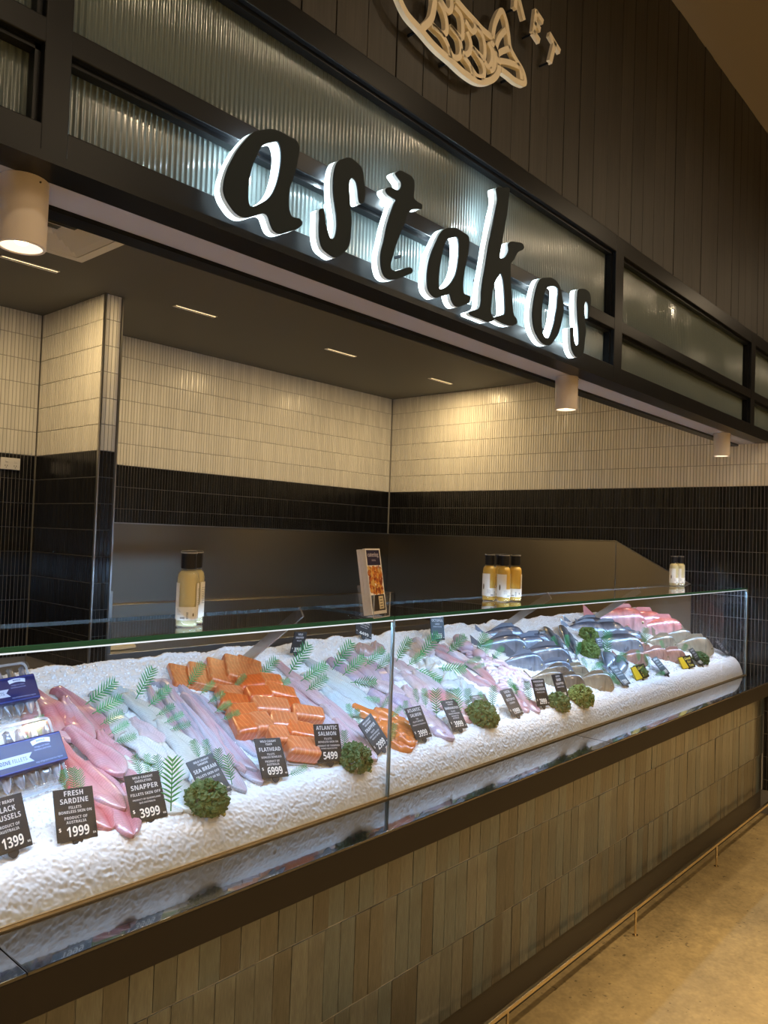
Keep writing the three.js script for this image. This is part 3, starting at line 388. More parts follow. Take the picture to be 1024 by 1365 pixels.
// lay a fillet from the far point [xa,za] to the near point [xb,zb]
function layFillet(name, label, cat, group, q, W, T, pal, seed, lift, o = {}) {
  const [xa, za, xb, zb] = q, dz = (zb - za) * Math.hypot(1, SL), dx = xb - xa, L = Math.hypot(dx, dz) * (o.grow ?? 1.12);
  const g = thing(name, label, cat, group); onIce(g, xa - dx * .06, za - (zb - za) * .06, lift, Math.atan2(dx, dz), o.roll ?? 0, o.pitch ?? 0);
  const f = mesh('flesh', filletGeo(L, W, T, pal, seed, o), o.mat || M.flesh, g);
  return g;
}
const PAL = {
  red: [[.72, .29, .31], [.76, .40, .40], [.60, .07, .08]], red2: [[.70, .36, .41], [.74, .46, .50], [.60, .14, .18]],
  white: [[.80, .84, .80], [.74, .80, .82], [.84, .82, .74]], cream: [[.78, .77, .68], [.72, .78, .80], [.80, .72, .58]],
  silver: [[.66, .50, .58], [.56, .56, .66], [.70, .34, .38]], silver2: [[.68, .58, .66], [.52, .56, .66], [.72, .44, .46]],
  flat: [[.76, .50, .53], [.78, .60, .60], [.72, .32, .34]], blue: [[.70, .80, .82], [.64, .77, .80], [.78, .82, .80]],
  smoke: [[.74, .19, .03], [.76, .27, .08], [.78, .24, .06]], mauve: [[.66, .48, .60], [.62, .52, .66], [.74, .44, .50]], mauve2: [[.72, .55, .62], [.62, .50, .62], [.66, .36, .42]],
  flap: [[.78, .58, .60], [.82, .70, .70], [.72, .44, .50]], tuna: [[.72, .30, .32], [.78, .42, .42], [.62, .20, .22]], octo: [[.62, .32, .34], [.68, .50, .56], [.54, .20, .22]], tan: [[.66, .48, .36], [.7, .58, .5], [.6, .38, .3]], squid: [[.78, .84, .84], [.80, .84, .82], [.72, .80, .82]], pale: [[.74, .64, .68], [.78, .72, .76], [.66, .5, .56]],
};
let SEED = 100;
function row(name, label, group, list, W, T, pals, o = {}) { list.forEach(([q, lift, w], i) => layFillet(name, label, 'fillet', group, q, W * (w ?? 1), T, PAL[pals[i % pals.length]], SEED++, lift, o)); }
row('snapper_fillet', 'rosy pink snapper fillet in the pile behind the fresh sardine tag', 'pink snapper fillets', [
  [[.983,-.685,.977,-.52], .004], [[1.005,-.721,1.025,-.496], .020, 1.05], [[1.089,-.727,1.12,-.491], .004, 1.05], [[1.074,-.657,1.064,-.485], .022, .95], [[1.024,-.528,1.076,-.338], .022], [[1.103,-.512,1.112,-.322], .004], [[.992,-.495,1.023,-.236], .014, .95], [[1.021,-.405,1.011,-.163], .004, 1.05], [[.954,-.406,.974,-.197], .004, 1.1], [[1.067,-.303,1.067,-.198], .002, .8]], .085, .024, ['red2', 'red', 'red2', 'red2', 'red2', 'red2', 'red', 'red2', 'red'], { streak: .45, mottle: .55, bloodline: 1.1, crinkle: 1.8 });
row('white_fillet', 'milky white fish fillet between the snapper pile and the silvery fillets', 'white fillets', [
  [[1.187,-.698,1.226,-.592], .002], [[1.247,-.712,1.291,-.641], .002], [[1.261,-.655,1.296,-.481], .012, .95], [[1.177,-.61,1.185,-.442], .008, 1.15], [[1.217,-.533,1.239,-.421], .016, .8], [[1.281,-.51,1.296,-.304], .014, 1.0], [[1.147,-.469,1.211,-.357], .020, 1.05], [[1.233,-.417,1.218,-.281], .010], [[1.123,-.405,1.179,-.268], .004, 1.0], [[1.193,-.352,1.203,-.172], .006, 1.15], [[1.138,-.322,1.155,-.184], .002, 1.1]], .088, .020, ['white', 'blue', 'cream', 'white', 'flap', 'cream', 'white', 'cream', 'white', 'blue', 'white'], { streak: .15, mottle: .25 });
row('silvery_fillet', 'long thin silvery pink fillet between the white fillets and the salmon portions', 'silvery pink fillets', [
  [[1.396,-.722,1.475,-.66], .002, 1.4], [[1.364,-.684,1.348,-.371], .004, 1.1], [[1.386,-.642,1.357,-.332], .012], [[1.418,-.68,1.4,-.289], .016, 1.1], [[1.445,-.607,1.408,-.263], .014], [[1.479,-.607,1.497,-.315], .006, 1.1], [[1.461,-.678,1.509,-.41], .006, 1.2], [[1.377,-.413,1.366,-.196], .006, 1.2], [[1.414,-.346,1.428,-.204], .006, 1.2], [[1.396,-.554,1.36,-.261], .020, .9], [[1.443,-.447,1.438,-.248], .014]], .050, .020, ['silver2', 'silver', 'silver2', 'silver', 'flat', 'silver2', 'silver', 'silver2', 'silver'], { streak: .5, mottle: .6, bend: .08, crinkle: 2.6 });
row('flathead_fillet', 'long pale pink flathead fillet beside the salmon portions', 'pale pink flathead fillets', [
  [[1.843,-.705,1.906,-.434], .004, 1.2], [[1.916,-.709,1.935,-.283], .010, 1.1], [[1.832,-.588,1.856,-.304], .008, 1.1], [[1.812,-.472,1.846,-.257], .004, 1.2], [[1.902,-.443,1.871,-.174], .012, 1.1], [[1.872,-.605,1.913,-.441], .018], [[1.872,-.359,1.851,-.167], .018], [[1.822,-.424,1.848,-.321], .014], [[1.84,-.294,1.843,-.183], .004, 1.3]], .060, .020, ['flat', 'flat', 'silver2', 'flat', 'flap'], { streak: .35, mottle: .4, bend: .1, crinkle: 2 });
row('bluish_fillet', 'broad bluish white fillet beside the pale pink flathead fillets', 'bluish white fillets', [
  [[2.07,-.719,2.127,-.508], .006], [[2.045,-.631,2.093,-.381], .010, 1.1], [[1.998,-.631,1.971,-.395], .004, 1.1], [[1.967,-.526,1.997,-.381], .012]], .11, .022, ['blue', 'blue', 'white'], { streak: .1, mottle: .2 });
row('mauve_fillet', 'smooth mauve fish fillet in the row behind the smoked orange pieces', 'mauve fillets', [
  [[2.18,-.703,2.227,-.544], .004], [[2.284,-.726,2.289,-.531], .008], [[2.335,-.677,2.332,-.513], .004], [[2.236,-.524,2.306,-.428], .012, 1.1], [[2.183,-.482,2.21,-.398], .002], [[2.23,-.436,2.301,-.325], .012, 1.2], [[2.179,-.431,2.193,-.319], .004], [[2.305,-.341,2.276,-.169], .004, 1.2], [[2.294,-.378,2.266,-.204], .008, 1.0]], .085, .026, ['mauve', 'mauve2', 'mauve', 'flap', 'mauve'], { streak: .3, mottle: .3, blunt: .7 });
row('curled_flap', 'folded pale pink squid flap with a curled rim', 'folded pink flaps', [
  [[2.485,-.649,2.521,-.543], .006], [[2.416,-.607,2.439,-.525], .002], [[2.431,-.543,2.433,-.409], .008, 1.1], [[2.509,-.546,2.512,-.4], .010, 1.1], [[2.37,-.472,2.372,-.359], .002, 1.1], [[2.368,-.392,2.372,-.313], .002]], .09, .026, ['flap', 'pale'], { streak: .5, mottle: .2, bend: .3 });
row('tuna_steak', 'raw red pink tuna steak beside the folded pink flaps', 'tuna steaks', [[[2.433,-.409,2.459,-.323], .010, 1.1], [[2.509,-.409,2.506,-.312], .010], [[2.503,-.345,2.484,-.239], .006, 1.1], [[2.482,-.294,2.497,-.221], .002]], .10, .022, ['tuna', 'tuna', 'flap'], { streak: .2, mottle: .3, blunt: .8 });
row('white_squid', 'crumpled translucent white squid body between the pink flaps and the octopus', 'white squid bodies', [
  [[2.633,-.623,2.647,-.556], .002], [[2.661,-.6,2.678,-.522], .008], [[2.66,-.553,2.646,-.466], .012, 1.1], [[2.662,-.516,2.674,-.425], .008], [[2.664,-.48,2.645,-.379], .014, 1.2], [[2.652,-.421,2.69,-.352], .008], [[2.612,-.403,2.599,-.323], .004, 1.1], [[2.67,-.374,2.67,-.314], .002], [[2.613,-.303,2.607,-.208], .002, .9]], .12, .034, ['squid', 'white'], { streak: .1, mottle: .1, bend: .5, crinkle: 3 });
row('octopus_arm', 'long reddish octopus arm lying in the row beside the white squid', 'reddish octopus arms', [
  [[2.851,-.712,2.904,-.544], .008], [[2.81,-.664,2.866,-.55], .004], [[2.883,-.685,2.904,-.523], .014, .8], [[2.881,-.548,2.869,-.39], .012], [[2.807,-.521,2.818,-.382], .004], [[2.809,-.441,2.841,-.32], .006, .9], [[2.842,-.617,2.893,-.535], .014, .7], [[2.914,-.304,2.893,-.18], .004, 1.2], [[2.877,-.293,2.837,-.194], .002]], .055, .026, ['octo', 'octo', 'pale', 'octo'], { streak: .5, mottle: .5, bend: .3 });
row('tan_squid', 'pale tan squid laid behind the reddish octopus arms', 'tan squid', [[[2.715,-.746,2.712,-.648], .004], [[2.778,-.758,2.74,-.643], .010], [[2.628,-.7,2.656,-.629], .002]], .07, .024, ['tan', 'pale'], { streak: .3, mottle: .5, bend: .3 });
row('smoked_fillet', 'glossy deep orange smoked fillet at the foot of the bluish fillets', 'deep orange smoked pieces', [[[2.012,-.412,2.111,-.323], .008, 1.3], [[2.079,-.371,2.139,-.316], .016], [[2.118,-.329,2.161,-.279], .010], [[2.031,-.32,2.057,-.275], .010], [[2.071,-.287,2.149,-.243], .014], [[2.014,-.279,2.046,-.24], .008], [[2.042,-.249,2.114,-.214], .012], [[2.032,-.222,2.105,-.194], .010], [[1.994,-.218,2.063,-.177], .002], [[2.027,-.36,2.052,-.307], .002]], .055, .026, ['smoke'], { streak: .15, mottle: .25, blunt: .75, mat: M.skin, sheen: .1 });
// two round cutlets
for (const q of [[2.38,-.751,2.462,-.728], [2.477,-.757,2.519,-.719]]) layFillet('round_cutlet', 'round beige fish cutlet at the back of the mauve row', 'cutlet', 'round beige cutlets', q, .10, .03, [[.66, .46, .42], [.62, .42, .38], [.7, .52, .48]], SEED++, .006, { blunt: .95, bend: .02 });

// ---------- salmon portions ----------
const sal = c => P({ map: fatline, color: lin(...c), roughness: .35, clearcoat: 1, clearcoatRoughness: .15, bumpMap: fatline, bumpScale: .0008 });
M.salmon = [[.86, .26, .075], [.88, .32, .12], [.82, .22, .055], [.86, .40, .22]].map(sal); M.salmonpale = [[.80, .40, .19], [.80, .36, .15]].map(sal);
M.fishskin = P({ color: lin(.42, .44, .48), roughness: .25, clearcoat: 1 });
function portion([x, z], L, W, T, yaw, lift, pale, seed, roll = 0) {
  const g = thing('salmon_portion', pale ? 'pale orange skin-on salmon slab in the rear pile below the bracket' : 'bright orange salmon portion with white fat lines in the block behind the flathead tag', 'salmon portion', pale ? 'pale rear salmon slabs' : 'orange salmon portions'); onIce(g, x, z, lift, yaw, roll);
  const r = rng(seed), b = new RoundedBoxGeometry(L, T, W, 4, T * .28); b.translate(0, T / 2, 0); const p = b.attributes.position, uv = b.attributes.uv;
  for (let i = 0; i < p.count; i++) { const X = p.getX(i), Y = p.getY(i), Z = p.getZ(i); p.setXYZ(i, X + .1 * (Y - T / 2) + .004 * vnoise(Z * 30, seed), Y * (1 + .12 * vnoise(X * 14, Z * 14, seed)) * (1 - .25 * Math.max(0, Z / W)), Z + .006 * vnoise(X * 20, seed, 4)); uv.setXY(i, (X + .07 * seed) * 5, Y * 6 + Z * 5); } b.computeVertexNormals();
  mesh('flesh', b, pale ? M.salmonpale[seed % 2] : M.salmon[Math.floor(hash(seed, 5, 5) * 4)], g); const s = new RoundedBoxGeometry(L * .97, .004, W * .97, 2, .0015); s.translate(0, .001, 0); mesh('skin', s, M.fishskin, g);
}
[[[1.517,-.704], .12, .13, .02], [[1.584,-.686], .13, .14, .026], [[1.645,-.687], .12, .15, .03], [[1.711,-.693], .10, .15, .034], [[1.747,-.681], .09, .14, .028]].forEach(([p, L, W, T], i) => portion(p, L, W, T, -.35 - .05 * i, .002 + .004 * i, true, i + 3, -.12));
[[[1.604,-.574], .11, .07], [[1.689,-.589], .10, .07], [[1.763,-.586], .10, .07], [[1.568,-.525], .10, .07], [[1.664,-.526], .10, .07], [[1.75,-.523], .12, .07], [[1.552,-.457], .10, .08], [[1.656,-.454], .13, .08], [[1.746,-.465], .09, .07], [[1.518,-.405], .07, .09], [[1.57,-.399], .08, .09], [[1.656,-.387], .10, .08], [[1.763,-.395], .12, .07], [[1.592,-.333], .07, .08], [[1.691,-.328], .12, .08], [[1.628,-.259], .11, .085]].forEach(([p, L, W], i) => portion(p, L * .95, W * .98, .040 + .016 * hash(i, 2, 2), -.25 + .55 * (hash(i, 1, 1) - .5), .001 + .014 * hash(i, 3, 3), false, i + 20, .25 * (hash(i, 4, 1) - .5)));

// ---------- whole fish ----------
function fishBodyGeo(L, H, Tn, pal, seed) {
  const nu = 30, nv = 18, pos = [], col = [], uv = [], idx = [], s0 = seed * 3.7;
  for (let i = 0; i <= nu; i++) {
    const s = i / nu, up = s < .3 ? Math.pow(Math.sin(s / .3 * Math.PI / 2), .72) : Math.pow(Math.cos((s - .3) / .7 * Math.PI / 2), .85) * .93 + .07, dn = s < .35 ? Math.pow(Math.sin(s / .35 * Math.PI / 2), .8) : Math.pow(Math.cos((s - .35) / .65 * Math.PI / 2), .9) * .9 + .1, th = s < .3 ? Math.pow(Math.sin(s / .3 * Math.PI / 2), .6) : Math.pow(Math.cos((s - .3) / .7 * Math.PI / 2), .8) * .94 + .06;
    for (let j = 0; j <= nv; j++) {
      const a = j / nv * Math.PI * 2, c = Math.cos(a), q = Math.sin(a), y = (q > 0 ? up * .56 : dn * .44) * H * q, x = th * Tn / 2 * c * (1 - .12 * q), gill = Math.exp(-(((s - .27 - .04 * (1 - q * q)) * 60) ** 2)) * Math.abs(c);
      pos.push(x * (1 - .08 * gill), y, s * L); uv.push(a / 6.28, s);
      const t = Math.min(1, Math.max(0, q * .65 + .45 + .18 * vnoise(s * 9, q * 4, s0))), n = 1 + .22 * vnoise(s * 40, a * 9, s0) + .1 * vnoise(s * 90, a * 20, s0);
      for (let k = 0; k < 3; k++) col.push(Math.max(.01, (pal[1][k] + (pal[0][k] - pal[1][k]) * t * t) * n * (1 - .45 * gill) + (pal[2][k] - pal[1][k]) * .35 * Math.max(0, vnoise(s * 12, q * 5, s0 + 6)) * (1 - t)));
    }
  }
  const st = nv + 1; for (let i = 0; i < nu; i++) for (let j = 0; j < nv; j++) { const a = i * st + j; idx.push(a, a + st, a + 1, a + 1, a + st, a + st + 1); }
  const g = new THREE.BufferGeometry(); g.setAttribute('position', new THREE.Float32BufferAttribute(pos, 3)); g.setAttribute('color', new THREE.Float32BufferAttribute(col, 3)); g.setAttribute('uv', new THREE.Float32BufferAttribute(uv, 2)); g.setIndex(idx); g.computeVertexNormals(); g.scale(-1, 1, 1); { const id = g.index.array; for (let i = 0; i < id.length; i += 3) { const t = id[i]; id[i] = id[i + 1]; id[i + 1] = t; } } g.computeVertexNormals(); return g;
}
M.scale = P({ vertexColors: true, roughness: .28, clearcoat: 1, clearcoatRoughness: .1, metalness: .15 });
M.eye = P({ color: lin(.01, .01, .012), roughness: .08, clearcoat: 1 }); M.iris = P({ color: lin(.65, .55, .3), roughness: .2, metalness: .4 });
const FP = { grey: [[.055, .06, .08], [.34, .35, .39], [.26, .17, .09]], bluegrey: [[.09, .11, .16], [.42, .46, .53], [.34, .25, .15]], brown: [[.10, .075, .055], [.32, .25, .19], [.3, .15, .1]], red: [[.66, .17, .15], [.80, .52, .53], [.70, .26, .22]], pinkbrown: [[.34, .15, .11], [.55, .34, .28], [.42, .16, .12]], tan: [[.22, .17, .11], [.46, .41, .31], [.32, .24, .13]], mack: [[.03, .06, .10], [.48, .54, .62], [.05, .07, .1]] };
function wholeFish(name, label, group, [x, z], L, H, Tn, pal, yaw, roll, pitch, sink, seed) {
  const g = thing(name, label, 'fish', group); onIce(g, x, z, H * .44 - sink, yaw, roll, pitch);
  const in_ = new THREE.Group(), b = fishBodyGeo(L, H, Tn, FP[pal], seed); b.translate(0, 0, -L * .45); mesh('body', b, M.scale, g);
  const fin = (pts, th, c) => { const s = new THREE.Shape(pts.map(p => new THREE.Vector2(...p))), e = new THREE.ExtrudeGeometry(s, { depth: th, bevelEnabled: false }); e.translate(0, 0, -th / 2); e.rotateY(-Math.PI / 2); e.translate(0, 0, -L * .45); return e; }; // shape x runs along the body
  const fm = P({ color: lin(...FP[pal][0].map((v, k) => v * .7 + FP[pal][1][k] * .3)), roughness: .4, clearcoat: .6 });
  mesh('tail_fin', fin([[L * .97, -.12 * H], [L * 1.2, -.42 * H], [L * 1.14, 0], [L * 1.2, .42 * H], [L * .97, .12 * H]], .003), fm, g);
  mesh('dorsal_fin', fin([[L * .3, .5 * H], [L * .38, .68 * H], [L * .6, .62 * H], [L * .82, .3 * H], [L * .8, .2 * H], [L * .5, .4 * H]], .003), fm, g);
  for (const s of [-1, 1]) { const e = new THREE.SphereGeometry(H * .055, 12, 8); e.scale(.5, 1, 1); e.translate(s * Tn * .32, H * .12, L * .13 - L * .45); const m = mesh('eye', e, M.iris, g); const p = new THREE.SphereGeometry(H * .032, 10, 8); p.scale(.6, 1, 1); p.translate(s * (Tn * .32 + H * .012), H * .12, L * .13 - L * .45); mesh('pupil', p, M.eye, m);
    const f = new THREE.SphereGeometry(1, 12, 8); f.scale(.004, H * .1, L * .1); f.rotateX(.5); f.rotateY(s * .35); f.translate(s * Tn * .47, -H * .08, L * .38 - L * .45); mesh('pectoral_fin', f, fm, g); }
  return g;
}
// yaw pi: head downhill towards the glass
const D = Math.PI;
[[[3.457,-.698], .9], [[3.307,-.607], 1.0], [[3.456,-.573], 1], [[3.262,-.466], .9], [[3.433,-.453], 1.15], [[3.436,-.397], .8], [[3.569,-.606], .9]].forEach(([p, k], i) => wholeFish('silver_bream', 'whole silver grey bream standing in the ice beside the steel bracket', 'whole grey bream', p, .27 * k, .135 * k, .055 * k, i % 3 === 1 ? 'grey' : 'bluegrey', D + .95 + .3 * (hash(i, 4, 4) - .5), .35, .12, .05, i + 1));
[[[3.254,-.327], .85], [[3.426,-.38], .7], [[3.531,-.342], .8], [[3.336,-.275], .9], [[3.54,-.235], .95]].forEach(([p, k], i) => wholeFish('brown_bream', 'small brown grey whole fish near the front parsley', 'small brown fish', p, .22 * k, .12 * k, .05 * k, i % 2 ? 'brown' : 'tan', D + .9, .3, .1, .04, i + 11));
[[[3.809,-.633], .36, .05], [[3.758,-.567], .34, .045], [[3.926,-.584], .34, .045], [[3.726,-.624], .3, .05], [[3.972,-.647], .34, .05]].forEach(([p, L, H], i) => wholeFish('mackerel', 'slim blue backed mackerel lying across the ice behind the bream', 'slim mackerel', p, L, H * 1.3, .055, 'mack', -.9 + .2 * hash(i, 2, 5), 1.0, 0, .02, i + 21));
[[[4.375,-.688], .9, 'grey'], [[4.279,-.652], .9, 'bluegrey'], [[4.413,-.599], 1.05, 'grey'], [[4.49,-.517], .95, 'bluegrey'], [[4.306,-.464], 1.1, 'grey']].forEach(([p, k, c], i) => wholeFish('grey_snapper', 'dark grey whole fish half buried in ice between the parsley and the red snappers', 'dark grey whole fish', p, .28 * k, .13 * k, .06 * k, c, D + .9 + .2 * (hash(i, 6, 6) - .5), .5, .1, .045, i + 31));
[[[4.723,-.658], 1.1], [[4.898,-.597], 1.1], [[4.976,-.501], 1.1]].forEach(([p, k], i) => wholeFish('red_snapper', 'whole pinkish red snapper propped up on the ice behind the yellow signs', 'whole red snappers', p, .34 * k, .17 * k, .07 * k, 'red', D + .85, .3, .12, .05, i + 41));
[[[4.445,-.419], .8, 'pinkbrown'], [[4.207,-.338], .8, 'pinkbrown'], [[4.506,-.334], .8, 'pinkbrown'], [[4.614,-.281], .9, 'pinkbrown'], [[5.035,-.417], 1.1, 'tan'], [[5.048,-.303], 1.15, 'tan'], [[4.797,-.415], .9, 'tan']].forEach(([p, k, c], i) => wholeFish('reef_fish', c === 'tan' ? 'tan olive whole fish on the ice close to the end glass' : 'reddish brown whole fish standing in ice beside the yellow signs', c === 'tan' ? 'tan olive fish' : 'reddish brown fish', p, .24 * k, .13 * k, .06 * k, c, D + .9, .35, .1, .04, i + 51));
[[[3.979,-.318], .3], [[3.957,-.372], .24]].forEach(([p, L], i) => wholeFish('silver_trevally', 'silvery blue whole fish lying flat before the yellow sign', 'silvery blue fish', p, L, .09, .06, 'bluegrey', -1.2, 1.2, 0, .02, i + 61));

// ---------- small calamari heap and octopus ----------
{
  const r = rng(77), gs = [0, 1, 2].map(k => { const c = tube([[-.022, .004, 0], [-.008, .010, .006 - .004 * k], [.008, .009, .003 * k], [.022, .004, .006]], .0078, 12, 8); const s1 = new THREE.SphereGeometry(.0078, 8, 6); s1.translate(-.022, .004, 0); const s2 = new THREE.SphereGeometry(.0078, 8, 6); s2.translate(.022, .004, .006); return mergeGeometries([c, s1, s2]); });
  const ms = [[.78, .70, .74], [.70, .56, .64], [.80, .76, .80], [.66, .48, .54]].map(c => P({ color: lin(...c), roughness: .3, clearcoat: 1, clearcoatRoughness: .1 }));
  const blobs = [[[3.013,-.523], .09, .07, 22], [[3.025,-.468], .1, .08, 30], [[3.016,-.409], .12, .07, 36], [[3.055,-.381], .09, .06, 26], [[2.932,-.367], .08, .05, 18]];
  for (const [[x, z], a, b, n] of blobs) for (let i = 0; i < n; i++) {
    const t = r() * 6.28, q = Math.sqrt(r()), m = mesh(numbered('baby_calamari'), gs[Math.floor(r() * 3)], ms[Math.floor(r() * 4)]); m.userData = { label: 'small pale pink baby calamari in the heap behind the calamari tag', category: 'calamari', group: 'heap of baby calamari' };
    onIce(m, x + a * q * Math.cos(t), Math.min(-.2, z + b * q * Math.sin(t)), .003 + .02 * (1 - q) * (.4 + .6 * r()), r() * 6.28, (r() - .5) * .6); m.scale.setScalar(.9 + .5 * r());
  }
  const om = P({ color: lin(.50, .36, .42), roughness: .35, clearcoat: 1 }), om2 = P({ color: lin(.62, .48, .52), roughness: .35, clearcoat: 1 });
  [[3.019,-.663], [3.023,-.629], [3.014,-.587]].forEach((p, i) => {
    const g = thing('small_octopus', 'small mottled purple octopus with curled arms beside the octopus tag', 'octopus', 'small purple octopuses'); onIce(g, p[0], p[1], .004, i * 1.3);
    const h = new THREE.SphereGeometry(.032, 18, 12); h.scale(1, .8, 1.2); h.translate(0, .03, -.03); mesh('mantle', h, om, g);
    for (let k = 0; k < 8; k++) { const a = k / 8 * 6.28, c = Math.cos(a), s = Math.sin(a), R2 = .05 + .02 * r(), tw = (r() - .5) * .05; mesh('arm', tube([[c * .012, .02, s * .012], [c * R2 * .6 + tw, .022, s * R2 * .6], [c * R2 - s * tw, .012, s * R2 + c * tw], [c * R2 * .8 - s * .03, .018, s * R2 * .8 + c * .03]], .007, 14, 7), k % 2 ? om : om2, g); }
  });
}
// ---------- plastic fern sprigs ----------
{
  const leaf = P({ color: lin(.07, .40, .11), roughness: .4, clearcoat: .4 }), leaf2 = P({ color: lin(.035, .27, .07), roughness: .4, clearcoat: .4 });
  const mk = seed => { const r = rng(seed), v = []; const strip = (x, y, a, L, w) => { const n = 4, c = Math.cos(a), s = Math.sin(a), P3 = (t, o, z) => [x + c * L * t - s * o, y + s * L * t + c * o - .12 * L * t * t, z + .10 * L * t * t]; for (let i = 0; i < n; i++) { const t0 = i / n, t1 = (i + 1) / n, w0 = w * Math.sin(Math.PI * (.25 + .75 * t0)) + .002, w1 = w * Math.sin(Math.PI * (.25 + .75 * t1)) + .001; for (const [z, f] of [[.006, 1], [-.006, -1]]) { const A = P3(t0, -w0, 0), B = P3(t1, -w1, 0), C = P3(t1, w1, 0), E2 = P3(t0, w0, 0), m0 = P3(t0, 0, z), m1 = P3(t1, 0, z); if (f > 0) v.push(...A, ...B, ...m1, ...A, ...m1, ...m0, ...m0, ...m1, ...C, ...m0, ...C, ...E2); else v.push(...A, ...m1, ...B, ...A, ...m0, ...m1, ...m0, ...C, ...m1, ...m0, ...E2, ...C); } } };
    const n = 10; for (let i = 0; i < n; i++) { const t = .1 + .85 * i / (n - 1), L = (.34 * Math.sin(Math.PI * Math.pow(1 - t, .75) * .85 + .2) + .05) * (.9 + .2 * r()); for (const s of [0, 1]) { const a = s ? Math.PI - (.55 + .35 * t + .1 * r()) : .55 + .35 * t + .1 * r(); strip(0, t, a, L, .019); } }
    const g = new THREE.BufferGeometry(); g.setAttribute('position', new THREE.Float32BufferAttribute(v, 3)); g.computeVertexNormals(); g.setAttribute('uv', new THREE.Float32BufferAttribute(new Float32Array(v.length / 3 * 2), 2)); return g; };
  const variants = [mk(1), mk(2), mk(3)], stem = new THREE.CylinderGeometry(.006, .016, 1.08, 6); stem.translate(0, .46, 0);
  const put = (list, label, group) => list.forEach((f, i) => { const [x, y, z, dx, dy, dz] = f, L = Math.max(.052, Math.hypot(dx, dy, dz) * 1.15), g = thing('fern_sprig', label, 'fern sprig', group, [x, y - .004, z]);
    const yv = new THREE.Vector3(dx, dy, dz).normalize(), zc = new THREE.Vector3(camera.position.x - x + .8 * (hash(i, x * 9, 1) - .5), .9, camera.position.z - z).normalize(), xv = new THREE.Vector3().crossVectors(yv, zc).normalize(), zv = new THREE.Vector3().crossVectors(xv, yv); g.quaternion.setFromRotationMatrix(new THREE.Matrix4().makeBasis(xv, yv, zv)); g.scale.setScalar(L);
    mesh('leaflets', variants[i % 3], i % 2 ? leaf : leaf2, g); mesh('stem', stem, leaf2, g); });
  put([[1.123,1.202,-.61,.055,.051,.029], [1.119,1.183,-.563,.053,.033,.029], [1.115,1.162,-.511,.04,.025,.022], [1.116,1.143,-.466,.021,.015,.012], [1.112,1.129,-.43,.016,.005,.009], [.967,1.227,-.671,.014,.03,.006], [.916,1.175,-.543,.024,.016,.011], [.902,1.159,-.505,.028,.015,.013]], 'green plastic fern sprig along the edge of the snapper pile', 'fern sprigs by the snapper');
  put([[.928,1.071,-.288,-.005,.048,-.003], [.944,1.069,-.282,-.008,.045,-.004], [.91,1.073,-.294,-.004,.027,-.002]], 'green plastic fern sprig upright behind the fresh sardine tag', 'fern sprigs behind the sardine tag');
  put([[1.277,1.2,-.605,.031,.073,.019], [1.293,1.181,-.559,.039,.044,.024], [1.289,1.161,-.51,.033,.023,.021], [1.293,1.146,-.472,.017,.01,.011], [1.292,1.133,-.439,.012,.004,.008]], 'green plastic fern sprig between the white and silvery fillets', 'fern sprigs by the white fillets');
  put([[1.108,1.073,-.292,-.013,.043,-.008], [1.128,1.07,-.286,-.006,.045,-.004], [1.153,1.064,-.272,-.01,.047,-.006], [1.117,1.021,-.165,-.001,.103,-0]], 'green plastic fern sprig upright behind the snapper fillet tag', 'fern sprigs behind the snapper tag');
  put([[1.47,1.208,-.625,.031,.06,.021], [1.485,1.188,-.575,.022,.026,.016], [1.485,1.169,-.53,.031,.025,.023], [1.475,1.149,-.48,.023,.018,.017], [1.473,1.133,-.441,.016,.009,.012]], 'green plastic fern sprig between the silvery fillets and the salmon', 'fern sprigs by the salmon');
  put([[1.316,1.051,-.239,-.005,.053,-.004], [1.322,1.032,-.192,-.011,.062,-.009], [1.297,1.078,-.307,-.007,.021,-.005], [1.32,1.074,-.296,-.004,.023,-.003]], 'green plastic fern sprig upright behind the sea bream tag', 'fern sprigs behind the bream tag');
  put([[1.74,1.2,-.605,.04,.06,.033], [1.759,1.18,-.555,.04,.018,.034], [1.622,1.192,-.584,.019,.025,.014]], 'green plastic fern sprig between the salmon and the flathead fillets', 'fern sprigs by the flathead');
  put([[1.902,1.207,-.621,.04,.085,.036], [1.911,1.184,-.566,.052,.049,.048], [1.886,1.161,-.51,.041,.04,.039], [1.926,1.086,-.326,-.008,.035,-.008], [1.925,1.073,-.292,-.006,.04,-.007]], 'green plastic fern sprig along the bluish white fillets', 'fern sprigs by the bluish fillets');
  put([[2.11,1.201,-.608,.04,.084,.04], [2.123,1.183,-.564,.044,.058,.045], [2.113,1.161,-.51,.052,.005,.055], [2.28,1.197,-.598,.039,.055,.042], [2.302,1.182,-.561,.033,.049,.036], [2.087,1.124,-.418,.03,-.009,.032], [2.094,1.095,-.346,.017,.033,.019], [2.09,1.073,-.293,.017,.03,.019]], 'green plastic fern sprig among the mauve fillets', 'fern sprigs by the mauve fillets');
  put([[1.765,1.035,-.2,-.003,.053,-.003], [1.505,1.021,-.166,.017,.011,.015]], 'green plastic fern sprig beside the atlantic salmon tag', 'fern sprigs by the salmon tag');
  put([[2.477,1.199,-.603,.027,.076,.031], [2.498,1.181,-.559,.033,.045,.04], [2.63,1.201,-.606,.041,.083,.051], [2.513,1.166,-.522,.051,-.039,.064]], 'green plastic fern sprig between the pink flaps and the white squid', 'fern sprigs by the squid');
